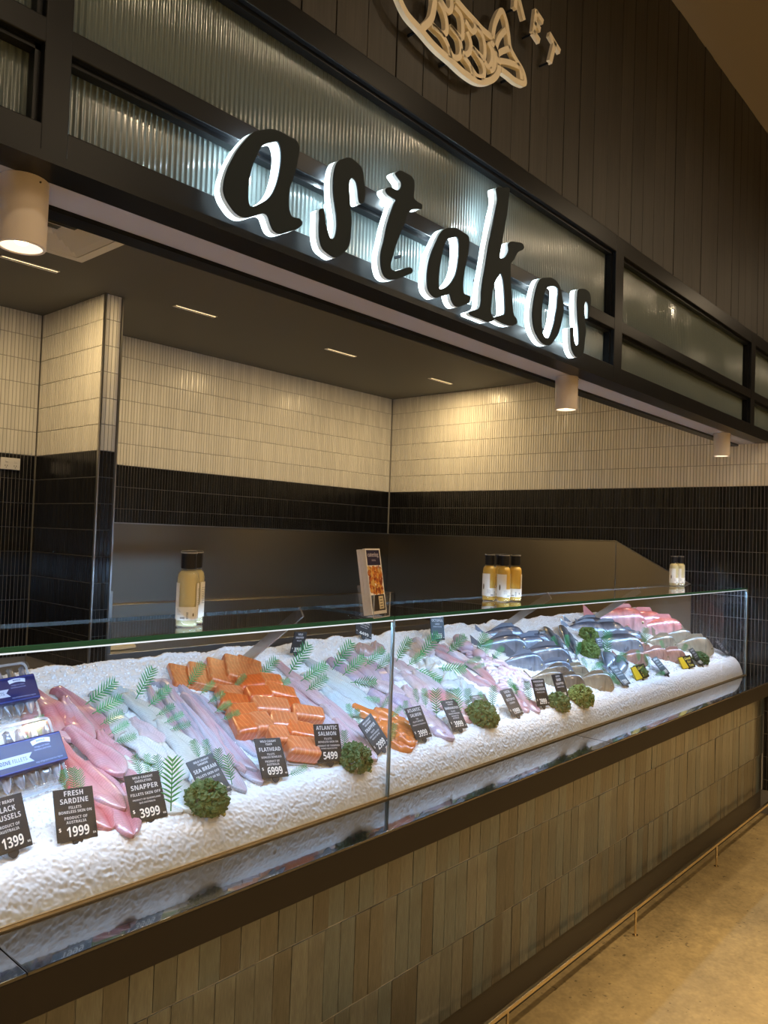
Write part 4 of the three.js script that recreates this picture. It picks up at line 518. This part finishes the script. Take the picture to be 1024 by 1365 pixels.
  put([[2.286,1.09,-.334,-.006,.044,-.008], [2.306,1.08,-.31,-.005,.055,-.006], [2.299,1.057,-.254,-.003,.082,-.004], [2.159,1.07,-.285,-.001,.04,-.001], [2.4,1.063,-.268,-.003,.062,-.004], [2.409,1.048,-.232,-.006,.081,-.009], [2.491,1.054,-.246,-.003,.066,-.004], [1.963,1.029,-.186,.007,.054,.008]], 'green plastic fern sprig upright behind the front tags of the middle rows', 'fern sprigs behind the middle tags');
  put([[2.831,1.2,-.604,.037,.063,.05], [2.643,1.161,-.509,.057,.001,.076], [3.01,1.185,-.568,.016,.078,.024], [3.015,1.174,-.542,.016,.064,.024], [2.842,1.163,-.515,.032,.019,.045], [3.048,1.161,-.51,.022,.047,.033], [2.829,1.145,-.469,.022,.015,.032]], 'green plastic fern sprig around the octopus', 'fern sprigs around the octopus');
  put([[2.632,1.048,-.232,.002,.069,.003], [2.589,1.052,-.242,-.009,.046,-.013], [2.938,1.087,-.329,.018,-.046,.028], [2.864,1.059,-.259,-.017,.051,-.028], [2.875,1.038,-.207,-.006,.068,-.01]], 'green plastic fern sprig behind the calamari tags', 'fern sprigs behind the calamari tags');
  put([[3.632,1.156,-.496,-.012,.056,-.021], [3.733,1.155,-.495,-.003,.059,-.005], [3.703,1.127,-.426,.005,.059,.009]], 'green plastic fern sprig beside the mackerel', 'fern sprigs by the mackerel');
  put([[3.972,1.112,-.389,.001,.109,.001], [3.92,1.079,-.309,.011,.053,.023], [3.98,1.075,-.298,.004,.049,.009], [3.616,1.076,-.301,.02,.037,.041], [3.62,1.062,-.267,.031,-.005,.064], [3.626,1.087,-.327,-.009,.036,-.017], [3.723,1.068,-.281,-.015,.031,-.031], [3.675,1.047,-.229,.014,-.02,.03]], 'green plastic fern sprig in the ice between the brown and the grey fish', 'fern sprigs by the grey fish');
  put([[4.463,1.112,-.39,.002,.097,.006], [4.171,1.073,-.294,-.002,.049,-.005], [4.146,1.044,-.223,-.006,.063,-.016], [4.613,1.089,-.333,-.005,.048,-.013], [4.711,1.062,-.266,.008,.056,.023], [4.086,1.022,-.169,.016,.016,.038], [4.535,1.167,-.525,-.002,.04,-.005]], 'green plastic fern sprig among the red fish by the yellow signs', 'fern sprigs by the red fish');
}
// ---------- curly parsley ----------
{
  const mk = seed => { const r = rng(seed), L = []; for (let i = 0; i < 170; i++) { const a = r() * 6.28, u = r() * 1.7 - .7, q = Math.sqrt(Math.max(0, 1 - u * u)), rad = .82 + .2 * r(), s = new THREE.IcosahedronGeometry(.15 + .08 * r(), 1), p = s.attributes.position, o = r() * 50; for (let k = 0; k < p.count; k++) { const f = 1 + .75 * vnoise(p.getX(k) * 13 + o, p.getY(k) * 13, p.getZ(k) * 13); p.setXYZ(k, p.getX(k) * f, p.getY(k) * f * .7, p.getZ(k) * f); } s.rotateX(r() * 3); s.rotateZ(r() * 3); s.translate(q * Math.cos(a) * rad * 1.05, u * rad * .75, q * Math.sin(a) * rad); s.computeVertexNormals(); L.push(s); } return mergeGeometries(L); };
  const gA = mk(3), gB = mk(8), m1 = P({ color: lin(.060, .125, .030), roughness: .6 }), m2 = P({ color: lin(.13, .19, .035), roughness: .6 }), ms = P({ color: lin(.38, .36, .1), roughness: .6 });
  const stem = tube([[.1, -.2, .3], [.35, -.3, .8], [.6, -.45, 1.02]], .1, 8, 7);
  [[[1.231,-.176], .05, 'curly parsley bunch in front of the sea bream tag', 0], [[1.789,-.163], .05, 'curly parsley bunch beside the salmon tag at 54.99', 0], [[2.53,-.218], .056, 'curly parsley bunch in front of the tuna steaks tag', 0], [[3.075,-.19], .048, 'curly parsley bunch squeezed between two calamari tags', 0], [[3.269,-.18], .055, 'lighter curly parsley bunch in front of the brown fish', 1], [[4.146,-.594], .05, 'lighter parsley bunch behind the mackerel, upper of two', 1], [[3.901,-.472], .055, 'lighter parsley bunch behind the mackerel, lower of two', 1], [[4.051,-.245], .038, 'small parsley bunch behind the first yellow sign', 1], [[4.892,-.223], .045, 'small parsley bunch by the last tags near the end glass', 0]].forEach(([p, s, label, k], i) => {
    const g = thing('parsley_bunch', label, 'parsley', 'parsley bunches'); onIce(g, p[0], Math.min(p[1], -.185), s * .55, i * 1.1 - .4); g.scale.setScalar(s); mesh('leaves', i % 2 ? gB : gA, k ? m2 : m1, g); const st = mesh('stem', stem, ms, g); st.rotation.y = -(i * 1.1 - .4); });
}
// ---------- price tags ----------
const tagBlack = P({ color: lin(.018, .018, .02), roughness: .42 }), tagTan = P({ color: lin(.12, .09, .05), roughness: .4 });
function priceTag(label, [x, y, z, yaw, lean, roll, w, h], lines, price, unit, bg = '#1d1c1d', ink = '#c9c5c2') {
  const g = thing('price_tag', label, 'price tag', null, [x, y, z]); g.position.y += .011; g.rotation.set(-lean, yaw, roll, 'YXZ');
  const t = canvasTex(208, 256, (c, W, H) => { c.fillStyle = bg; c.fillRect(0, 0, W, H); c.textAlign = 'center'; c.fillStyle = ink; let yy = 0; for (const [s, px, gap] of lines) { yy += gap; c.font = 'bold ' + px + 'px sans-serif'; c.fillText(s, W / 2, yy, W - 12); } c.fillStyle = '#efe9dd'; c.font = 'bold 64px sans-serif'; c.textAlign = 'center'; if (price) { c.save(); c.translate(W / 2 + 4, 238); c.scale(.86, 1.05); c.fillText(price, 0, 0); c.restore(); c.font = 'bold 26px sans-serif'; c.fillText('$', 16, 208); c.font = 'bold 14px sans-serif'; c.fillText(unit, W - 15, 238); } });
  mesh('board', rbox(-w / 2, w / 2, 0, h, -.003, 0, .001, 1), bg === '#1d1c1d' ? tagBlack : tagTan, g);
  const f = new THREE.PlaneGeometry(w * .985, h * .985); f.translate(0, h / 2, .0004); const m = mesh('printed_face', f, P({ map: t, roughness: .4 }), g);
  const s = new THREE.ExtrudeGeometry(new THREE.Shape([[-.012, .004], [.012, .004], [.012, -.006], [.003, -.014], [-.003, -.014], [-.012, -.006]].map(p => new THREE.Vector2(...p))), { depth: .003, bevelEnabled: false }); s.translate(0, 0, -.004); mesh('spike', s, tagBlack, g);
}
priceTag('black price tag for black mussels beside the sardine packs', [.745,.996,-.182,.287,.456,-.051,.095,.115], [['POT READY', 22, 32], ['BLACK', 36, 40], ['MUSSELS', 36, 38], ['PRODUCT OF', 20, 34], ['AUSTRALIA', 20, 22]], '1399', 'KG');
priceTag('black price tag for fresh sardine fillets at 19.99', [.887,.983,-.18,.014,.494,-.089,.095,.115], [['FRESH', 36, 36], ['SARDINE', 36, 38], ['FILLETS', 19, 28], ['BONELESS SKIN ON', 19, 21], ['PRODUCT OF', 20, 30], ['AUSTRALIA', 20, 21]], '1999', 'EA');
priceTag('black price tag for saddletail snapper fillets at 39.99', [1.072,.982,-.18,-.013,.545,-.042,.095,.115], [['WILD CAUGHT', 18, 26], ['SADDLETAIL', 18, 20], ['SNAPPER', 38, 40], ['FILLETS SKIN OFF', 22, 32], ['PRODUCT OF QUEENSLAND', 13, 26], ['QLD AUSTRALIA', 13, 18]], '3999', 'KG');
priceTag('tilted black price tag for sea bream behind the parsley', [1.276,.995,-.181,.098,.708,.088,.095,.115], [['WILD CAUGHT', 18, 26], ['TARAKIHI', 18, 20], ['SEA BREAM', 34, 40], ['FILLETS SKIN OFF', 22, 32], ['PRODUCT OF NZ', 20, 28]], '3999', 'KG');
priceTag('black price tag for tiger flathead fillets at 69.99', [1.477,.999,-.19,.022,.566,-.134,.095,.115], [['WILD CAUGHT', 19, 26], ['TIGER', 19, 20], ['FLATHEAD', 36, 40], ['FILLETS', 17, 26], ['SKINLESS BONELESS', 17, 19], ['PRODUCT OF', 19, 28], ['AUSTRALIA', 19, 20]], '6999', 'KG');
priceTag('black price tag for atlantic salmon fillets at 54.99', [1.696,1,-.192,-.128,.425,-.108,.095,.115], [['ATLANTIC', 37, 38], ['SALMON', 37, 40], ['FILLETS', 18, 28], ['BONELESS-SKIN ON', 18, 21], ['PRODUCT OF TASMANIA', 16, 26], ['FARMED AQUACULTURE', 12, 17]], '5499', 'KG');
priceTag('tilted black price tag for snapper at 29.99 beside the glass joint', [1.937,.998,-.189,.164,.574,.266,.095,.115], [['WILD CAUGHT', 18, 26], ['GOLDBAND', 18, 20], ['SNAPPER', 36, 40], ['FILLETS', 16, 26], ['SKIN OFF BONELESS', 16, 22], ['PRODUCT OF NZ', 16, 22]], '2999', 'KG');
priceTag('black price tag for atlantic salmon at 39.99 in front of the smoked pieces', [2.145,.997,-.185,.08,.517,-.024,.095,.115], [['ATLANTIC', 36, 38], ['SALMON', 36, 40], ['TAIL', 16, 26], ['FILLETS BONELESS', 16, 20], ['PRODUCT OF TASMANIA', 15, 24]], '3999', 'KG');
priceTag('black price tag for barramundi beside the tuna parsley', [2.356,.997,-.184,.047,.607,-.077,.095,.115], [['SALTWATER', 18, 26], ['FARMED', 18, 20], ['BARRAMUNDI', 28, 36], ['FILLETS', 16, 26], ['SKINLESS BONELESS', 16, 20], ['PRODUCT OF', 16, 22], ['AUSTRALIA', 16, 18]], '3999', 'KG');
priceTag('brown price tag for tuna steaks behind the parsley', [2.558,.997,-.185,-.053,.747,-.051,.095,.115], [['SASHIMI GRADE', 18, 26], ['YELLOWFIN', 18, 20], ['TUNA', 36, 42], ['STEAKS', 36, 40]], '4999', 'KG', '#4a3a22');
priceTag('brown price tag at 19.99 with a bright patch beside the octopus', [2.749,.989,-.181,.069,.589,-.021,.095,.115], [['LOCAL', 34, 36], ['BABY', 34, 38], ['OCTOPUS', 34, 38], ['CLEANED', 22, 30]], '1999', 'KG', '#3a2d1e');
priceTag('black price tag for calamari at 29.99 beside the heap of baby calamari', [2.961,.997,-.186,-.026,.369,-.074,.095,.115], [['HAWKESBURY', 26, 32], ['CLEANED', 30, 36], ['CALAMARI', 34, 40], ['PRODUCT OF AUS', 16, 26]], '2999', 'KG');
priceTag('black price tag for baby snapper between two parsley bunches', [3.146,.999,-.19,.01,.391,-.037,.095,.115], [['WHOLE', 24, 30], ['BABY', 36, 40], ['SNAPPER', 34, 38], ['PRODUCT OF AUS', 16, 28]], '3599', 'KG');
priceTag('black price tag at 39.99 stuck in the ice behind the flathead fillets', [2.05,1.229,-.755,.062,-.164,-.088,.07,.085], [['WILD', 32, 40], ['SNAPPER', 32, 40], ['FILLETS', 22, 34]], '3999', 'KG');
priceTag('black price tag at 44.99 stuck in the ice behind the round cutlets', [2.497,1.255,-.817,.026,.361,-.348,.1,.075], [['KINGFISH', 34, 44], ['CUTLETS', 34, 44], ['SKIN ON', 22, 34]], '4499', 'KG');
priceTag('black price tag for octopus at 19.99 at the back of the ice', [2.917,1.219,-.729,-.056,.196,-.073,.095,.115], [['WILD CAUGHT', 20, 26], ['OCTOPUS', 38, 42], ['LARGE', 24, 32], ['PRODUCT OF AUS', 16, 26]], '1999', 'KG');
const fishLines = n => [[n, 32, 38], ['WHOLE', 28, 36], ['WILD CAUGHT', 22, 34], ['PRODUCT OF NSW', 18, 30]];
priceTag('small dark price tag among the mackerel', [3.616,1.154,-.57,-.031,.227,-.046,.06,.075], fishLines('MACKEREL'), '999', 'KG');
priceTag('small dark price tag beside the large silver bream', [3.577,1.084,-.399,-.034,.495,-.006,.075,.08], fishLines('BREAM'), '1599', 'KG');
priceTag('small dark price tag beside the parsley behind the mackerel', [4.028,1.099,-.436,-.015,.398,.016,.075,.085], fishLines('SNAPPER'), '2599', 'KG');
priceTag('tiny dark price tag in front of the red snappers', [4.648,1.122,-.493,0,.458,-.04,.07,.05], fishLines('RED FISH'), '1999', 'KG');
priceTag('dark price tag leaning back before the silvery blue fish', [3.767,.993,-.178,.041,.726,.011,.095,.115], fishLines('TREVALLY'), '1299', 'KG');
priceTag('dark price tag leaning back between the two yellow signs', [4.292,.987,-.179,.083,.738,.048,.095,.115], fishLines('GURNARD'), '1999', 'KG');
priceTag('dark price tag leaning on the parsley beside the second yellow sign', [4.825,.987,-.179,.075,.649,.041,.095,.115], fishLines('FLATHEAD'), '1499', 'KG');
priceTag('dark price tag standing alone next to the end glass', [5.349,1.001,-.195,.094,.728,.074,.095,.115], fishLines('MULLET'), '999', 'KG');
function yellowSign(label, [x, y, z, yaw, lean, roll, w, h]) {
  const g = thing('yellow_sign', label, 'sign', null, [x, y, z]); g.rotation.set(-lean, yaw, roll, 'YXZ');
  const t = canvasTex(256, 160, (c, W, H) => { c.fillStyle = '#e8c52c'; c.fillRect(0, 0, W, H); c.fillStyle = '#15130d'; c.beginPath(); c.moveTo(W * .34, 0); c.lineTo(W, 0); c.lineTo(W, H); c.lineTo(W * .5, H); c.closePath(); c.fill(); c.strokeStyle = '#15130d'; c.lineWidth = 7; c.strokeRect(3, 3, W - 6, H - 6); c.fillStyle = '#f2dc6a'; c.textAlign = 'center'; c.font = 'italic bold 46px serif'; c.fillText('Good', W * .66, 52); c.fillText('for', W * .68, 96); c.fillText('You', W * .73, 142); });
  mesh('board', rbox(-w / 2, w / 2, 0, h, -.004, 0, .001, 1), P({ color: lin(.5, .38, .04), roughness: .4 }), g); const f = new THREE.PlaneGeometry(w * .985, h * .985); f.translate(0, h / 2, .0004); mesh('printed_face', f, P({ map: t, roughness: .4 }), g);
  mesh('spike', box(-.006, .006, -.02, .004, -.004, -.001), tagBlack, g);
}
yellowSign('yellow and black lettered sign in front of the reddish brown fish', [4.01,1.003,-.2,-.171,.45,.104,.13,.075]);
yellowSign('yellow and black lettered sign beside the last parsley bunch', [4.63,.997,-.185,-.23,.483,.066,.13,.075]);

// ---------- sardine packs ----------
{
  const clear = P({ color: 0xffffff, transmission: 1, thickness: 0, roughness: .06, ior: 1.45 }), blue = '#16307e';
  const tex = canvasTex(512, 150, (c, W, H) => { c.fillStyle = '#0a1750'; c.fillRect(0, 0, W, H); c.fillStyle = '#223f9a'; c.fillRect(0, 8, W, 3); c.fillRect(0, H - 11, W, 3); c.fillStyle = '#aab4c8'; c.beginPath(); c.moveTo(0, 70); c.lineTo(330, 70); c.lineTo(308, 92); c.lineTo(330, 114); c.lineTo(0, 114); c.fill(); c.fillStyle = '#23345e'; c.font = 'bold 25px sans-serif'; c.fillText('FRESH SARDINE', 30, 101, 180); c.font = '24px sans-serif'; c.fillText('FILLETS', 216, 101, 86); c.fillStyle = '#d6dcea'; c.beginPath(); c.arc(75, 40, 20, 0, 7); c.fill(); c.fillStyle = '#10246c'; c.beginPath(); c.ellipse(72, 44, 12, 5, -.7, 0, 7); c.fill(); c.beginPath(); c.arc(84, 32, 5, 0, 7); c.fill(); c.fillStyle = '#c9d0e2'; c.beginPath(); c.moveTo(336, 22); c.quadraticCurveTo(390, 6, 446, 22); c.lineTo(440, 44); c.quadraticCurveTo(390, 28, 342, 44); c.fill(); c.fillStyle = '#23345e'; c.font = 'bold 14px sans-serif'; c.textAlign = 'center'; c.fillText('WHOLE', 391, 30); c.fillStyle = '#aab4d2'; c.font = '11px sans-serif'; c.fillText('omega rich fillets', 391, 56); c.fillText('boneless and fresh', 391, 70); c.fillText('keep refrigerated below four degrees', 410, 128, 150); c.textAlign = 'left'; c.fillText('net weight 200g', 30, 134); });
  const sk = P({ vertexColors: true, roughness: .22, clearcoat: 1, metalness: .35 });
  const pack = (label, [x, z], lift, yaw, pitch, s) => {
    const g = thing('sardine_pack', label, 'sardine pack', 'sardine packs'); onIce(g, x, z, lift, yaw, 0, pitch); g.scale.setScalar(s);
    const w = .23, d = .165, h = .035; // lid
    mesh('clear_tray', rbox(-w / 2, w / 2, 0, h, -d / 2, d / 2, .012, 4), clear, g);
    mesh('tray_rim', (() => { const o = new THREE.Shape(), R = (sh, a, b, r) => { sh.moveTo(-a + r, -b); sh.lineTo(a - r, -b); sh.quadraticCurveTo(a, -b, a, -b + r); sh.lineTo(a, b - r); sh.quadraticCurveTo(a, b, a - r, b); sh.lineTo(-a + r, b); sh.quadraticCurveTo(-a, b, -a, b - r); sh.lineTo(-a, -b + r); sh.quadraticCurveTo(-a, -b, -a + r, -b); }; R(o, w / 2 + .008, d / 2 + .008, .02); const p = new THREE.Path(); R(p, w / 2 + .001, d / 2 + .001, .014); o.holes.push(p); const e = new THREE.ExtrudeGeometry(o, { depth: .002, bevelEnabled: false }); e.rotateX(-Math.PI / 2); e.translate(0, .002, 0); return e; })(), P({ color: lin(.75, .8, .85), roughness: .15, transmission: .7, thickness: 0 }), g);
    for (let k = 0; k < 7; k++) { const f = filletGeo(.145, .032, .014, [[.10, .11, .14], [.40, .42, .47], k % 3 ? [.20, .15, .09] : [.34, .35, .4]], 900 + k, { streak: .5, mottle: .7, blunt: .8, bend: .02 }); f.translate(0, 0, -.0725); const m = mesh('sardine_fillet', f, sk, g); m.position.set(-.096 + k * .032, .010, 0); m.rotation.y = (hash(k, 1, 9) - .5) * .12; }
    const sl = rbox(-w / 2 - .003, w / 2 + .003, -.002, h + .002, -.038, .038, .004, 2), uv = sl.attributes.uv, p = sl.attributes.position, n = sl.attributes.normal; for (let i = 0; i < p.count; i++) uv.setXY(i, .5 + p.getX(i) / (w + .006), n.getY(i) > .3 ? .5 - p.getZ(i) / .076 : .02);
    mesh('printed_sleeve', sl, P({ map: tex, roughness: .35 }), g);
  };
  pack('clear sardine pack with a blue sleeve resting behind the sardine tag', [.817,-.407], .062, .12, .62, 1.0);
  pack('clear sardine pack with a blue sleeve, upper of the two beside the snapper pile', [.867,-.663], .062, .10, .62, .95);
}
// ---------- mustard bottles on the glass ----------
{
  const gl = P({ color: 0xffffff, transmission: 1, thickness: 0, roughness: .03 }), cap = P({ color: lin(.01, .01, .013), roughness: .3 }), capband = P({ color: lin(.3, .3, .3), roughness: .3 });
  const lab = (v) => canvasTex(256, 256, (c, W, H) => { c.fillStyle = '#e9e4d6'; c.fillRect(0, 0, W, H); c.fillStyle = '#6d6a60'; for (let k = 0; k < 9; k++) c.fillRect(12, 40 + k * 14, 40 + (k * 37) % 30, 3); c.fillStyle = '#35332e'; for (let k = 0; k < 16; k++) c.fillRect(70 + k * 3, 190, 1 + (k * 7) % 2, 40); c.save(); c.translate(150, 230); c.rotate(-Math.PI / 2); c.font = 'bold 26px serif'; c.fillText(v ? 'MUSTARD' : 'DILL SAUCE', 0, 0); c.restore(); c.fillStyle = '#5c4c20'; c.beginPath(); c.ellipse(200, 150, 7, 34, 0, 0, 7); c.fill(); });
  const texs = [lab(0), lab(1)];
  const bottle = (x, z, k, label, group, col, turn) => {
    const g = thing('sauce_bottle', label, 'bottle', group, [x, GT, z]); g.scale.setScalar(k); g.rotation.y = turn;
    mesh('glass_body', lathe([[0, .001], [.024, .001], [.0275, .004], [.028, .012], [.028, .128], [.026, .139], [.019, .147], [.0165, .150], [.0165, .158]], 32), gl, g);
    mesh('sauce', lathe([[0, .004], [.0255, .005], [.0262, .012], [.0262, .127], [.024, .137], [.0175, .145], [0, .146]], 28), col, g);
    const L = new THREE.CylinderGeometry(.0284, .0284, .092, 30, 1, true, .5, 4.6); L.translate(0, .068, 0); const m = mesh('paper_label', L, P({ map: texs[0], roughness: .6, side: THREE.DoubleSide }), g);
    const L2 = new THREE.CylinderGeometry(.0286, .0286, .034, 30, 1, true, 4.6, 2.4); L2.translate(0, .037, 0); mesh('paper_label', L2, P({ map: texs[1], roughness: .6, side: THREE.DoubleSide }), g);
    mesh('cap', lathe([[0, .196], [.0195, .196], [.021, .194], [.021, .189], [.0195, .188], [.0195, .152], [.0185, .150], [0, .150]], 28), cap, g);
    mesh('cap_band', lathe([[.0212, .190], [.0216, .1915], [.0212, .193]], 28), capband, g);
  };
  const must = P({ color: lin(.60, .52, .27), roughness: .5 }), must2 = P({ color: lin(.66, .42, .07), roughness: .5 });
  const A = [1.169,-.209], B = [2.754,-.265], C = [5.064,-.433];
  bottle(A[0], A[1], 1.0, 'pale mustard bottle with a black cap beside the rear salmon slabs', 'pair of pale mustard bottles', must, -.2); bottle(A[0] + .05, A[1] - .045, 1.0, 'pale mustard bottle with a black cap beside the rear salmon slabs', 'pair of pale mustard bottles', must, -.5);
  for (const [dx, dz, t] of [[-.02, .005, .6], [.055, .012, -.5], [-.03, -.06, .3], [.045, -.055, -.9]]) bottle(B[0] + dx, B[1] + dz, 1.0, 'golden mustard bottle in the cluster of four above the bream', 'cluster of four golden bottles', must2, t);
  for (const [dx, dz, t] of [[-.06, .0, .4], [.01, .015, .2], [.075, -.01, -.5]]) bottle(C[0] + dx, C[1] + dz, 1.0, 'light mustard bottle in the trio near the tiled side wall', 'trio of light mustard bottles', must, t);
}
// ---------- brochure holder ----------
{
  const [x, z] = [1.802,-.14], g = thing('brochure_holder', 'clear acrylic stand holding a stack of slim brochures on the glass', 'brochure stand', null, [x, GT, z]); g.rotation.y = .25;
  const ac = P({ color: 0xffffff, transmission: 1, thickness: 0, roughness: .04 }), edge = P({ color: lin(.8, .82, .85), roughness: .1, transmission: .5, thickness: 0 });
  const w = .11;
  mesh('acrylic_panel', mergeGeometries([box(-w / 2, w / 2, .002, .004, -.055, .035), (() => { const b = box(-w / 2, w / 2, 0, .06, -.001, .001); b.rotateX(-.1); b.translate(0, .004, .034); return b; })(), (() => { const b = box(-w / 2, w / 2, 0, .095, -.001, .001); b.rotateX(-.17); b.translate(0, .004, -.01); return b; })(), box(-w / 2, -w / 2 + .002, .004, .075, -.03, .033), box(w / 2 - .002, w / 2, .004, .075, -.03, .033)]), ac, g);
  mesh('acrylic_edge', mergeGeometries([box(-w / 2, -w / 2 + .002, .004, .075, .033, .035), box(w / 2 - .002, w / 2, .004, .075, .033, .035), box(-w / 2, w / 2, .0, .003, .034, .036)]), edge, g);
  const b = thing('brochure_stack', 'stack of slim white edged brochures with a food photo cover leaning in the acrylic stand', 'brochures', null, [x, GT + .006, z]); b.rotation.set(-.17, .25, 0, 'YXZ');
  const t = canvasTex(128, 256, (c, W, H) => { c.fillStyle = '#efeae6'; c.fillRect(0, 0, W, H); c.fillStyle = '#2a2344'; c.fillRect(8, 6, W - 16, 60); c.fillStyle = '#cfc9d8'; c.font = 'bold 22px serif'; c.textAlign = 'center'; c.fillText('catering', W / 2, 32); c.font = '13px sans-serif'; c.fillText('menu', W / 2, 50); const r = rng(9); for (let k = 0; k < 260; k++) { c.fillStyle = ['#c8742a', '#e0a04a', '#8e3f18', '#d9b26a', '#b65a20'][Math.floor(r() * 5)]; c.beginPath(); c.ellipse(10 + r() * (W - 20), 74 + r() * 100, 4 + r() * 9, 3 + r() * 6, r() * 3, 0, 7); c.fill(); } c.fillStyle = '#2b2320'; c.fillRect(8, 182, W - 16, 62); c.fillStyle = '#e7d9b8'; c.fillRect(70, 188, 40, 50); c.fillStyle = '#4a3a28'; for (let k = 0; k < 4; k++) c.fillRect(78, 196 + k * 11, 24, 3); });
  const paper = P({ color: lin(.72, .68, .67), roughness: .7 });
  for (let k = 0; k < 11; k++) mesh('brochure', box(-.049 + (hash(k, 1, 1) - .5) * .002, .049, 0, .205 - .003 * hash(k, 2, 2), -.002 + k * .0027, .0002 + k * .0027), paper, b);
  const f = new THREE.PlaneGeometry(.098, .204); f.translate(0, .1025, .0278); mesh('cover', f, P({ map: t, roughness: .45 }), b);
}
renderer.render(scene, camera);
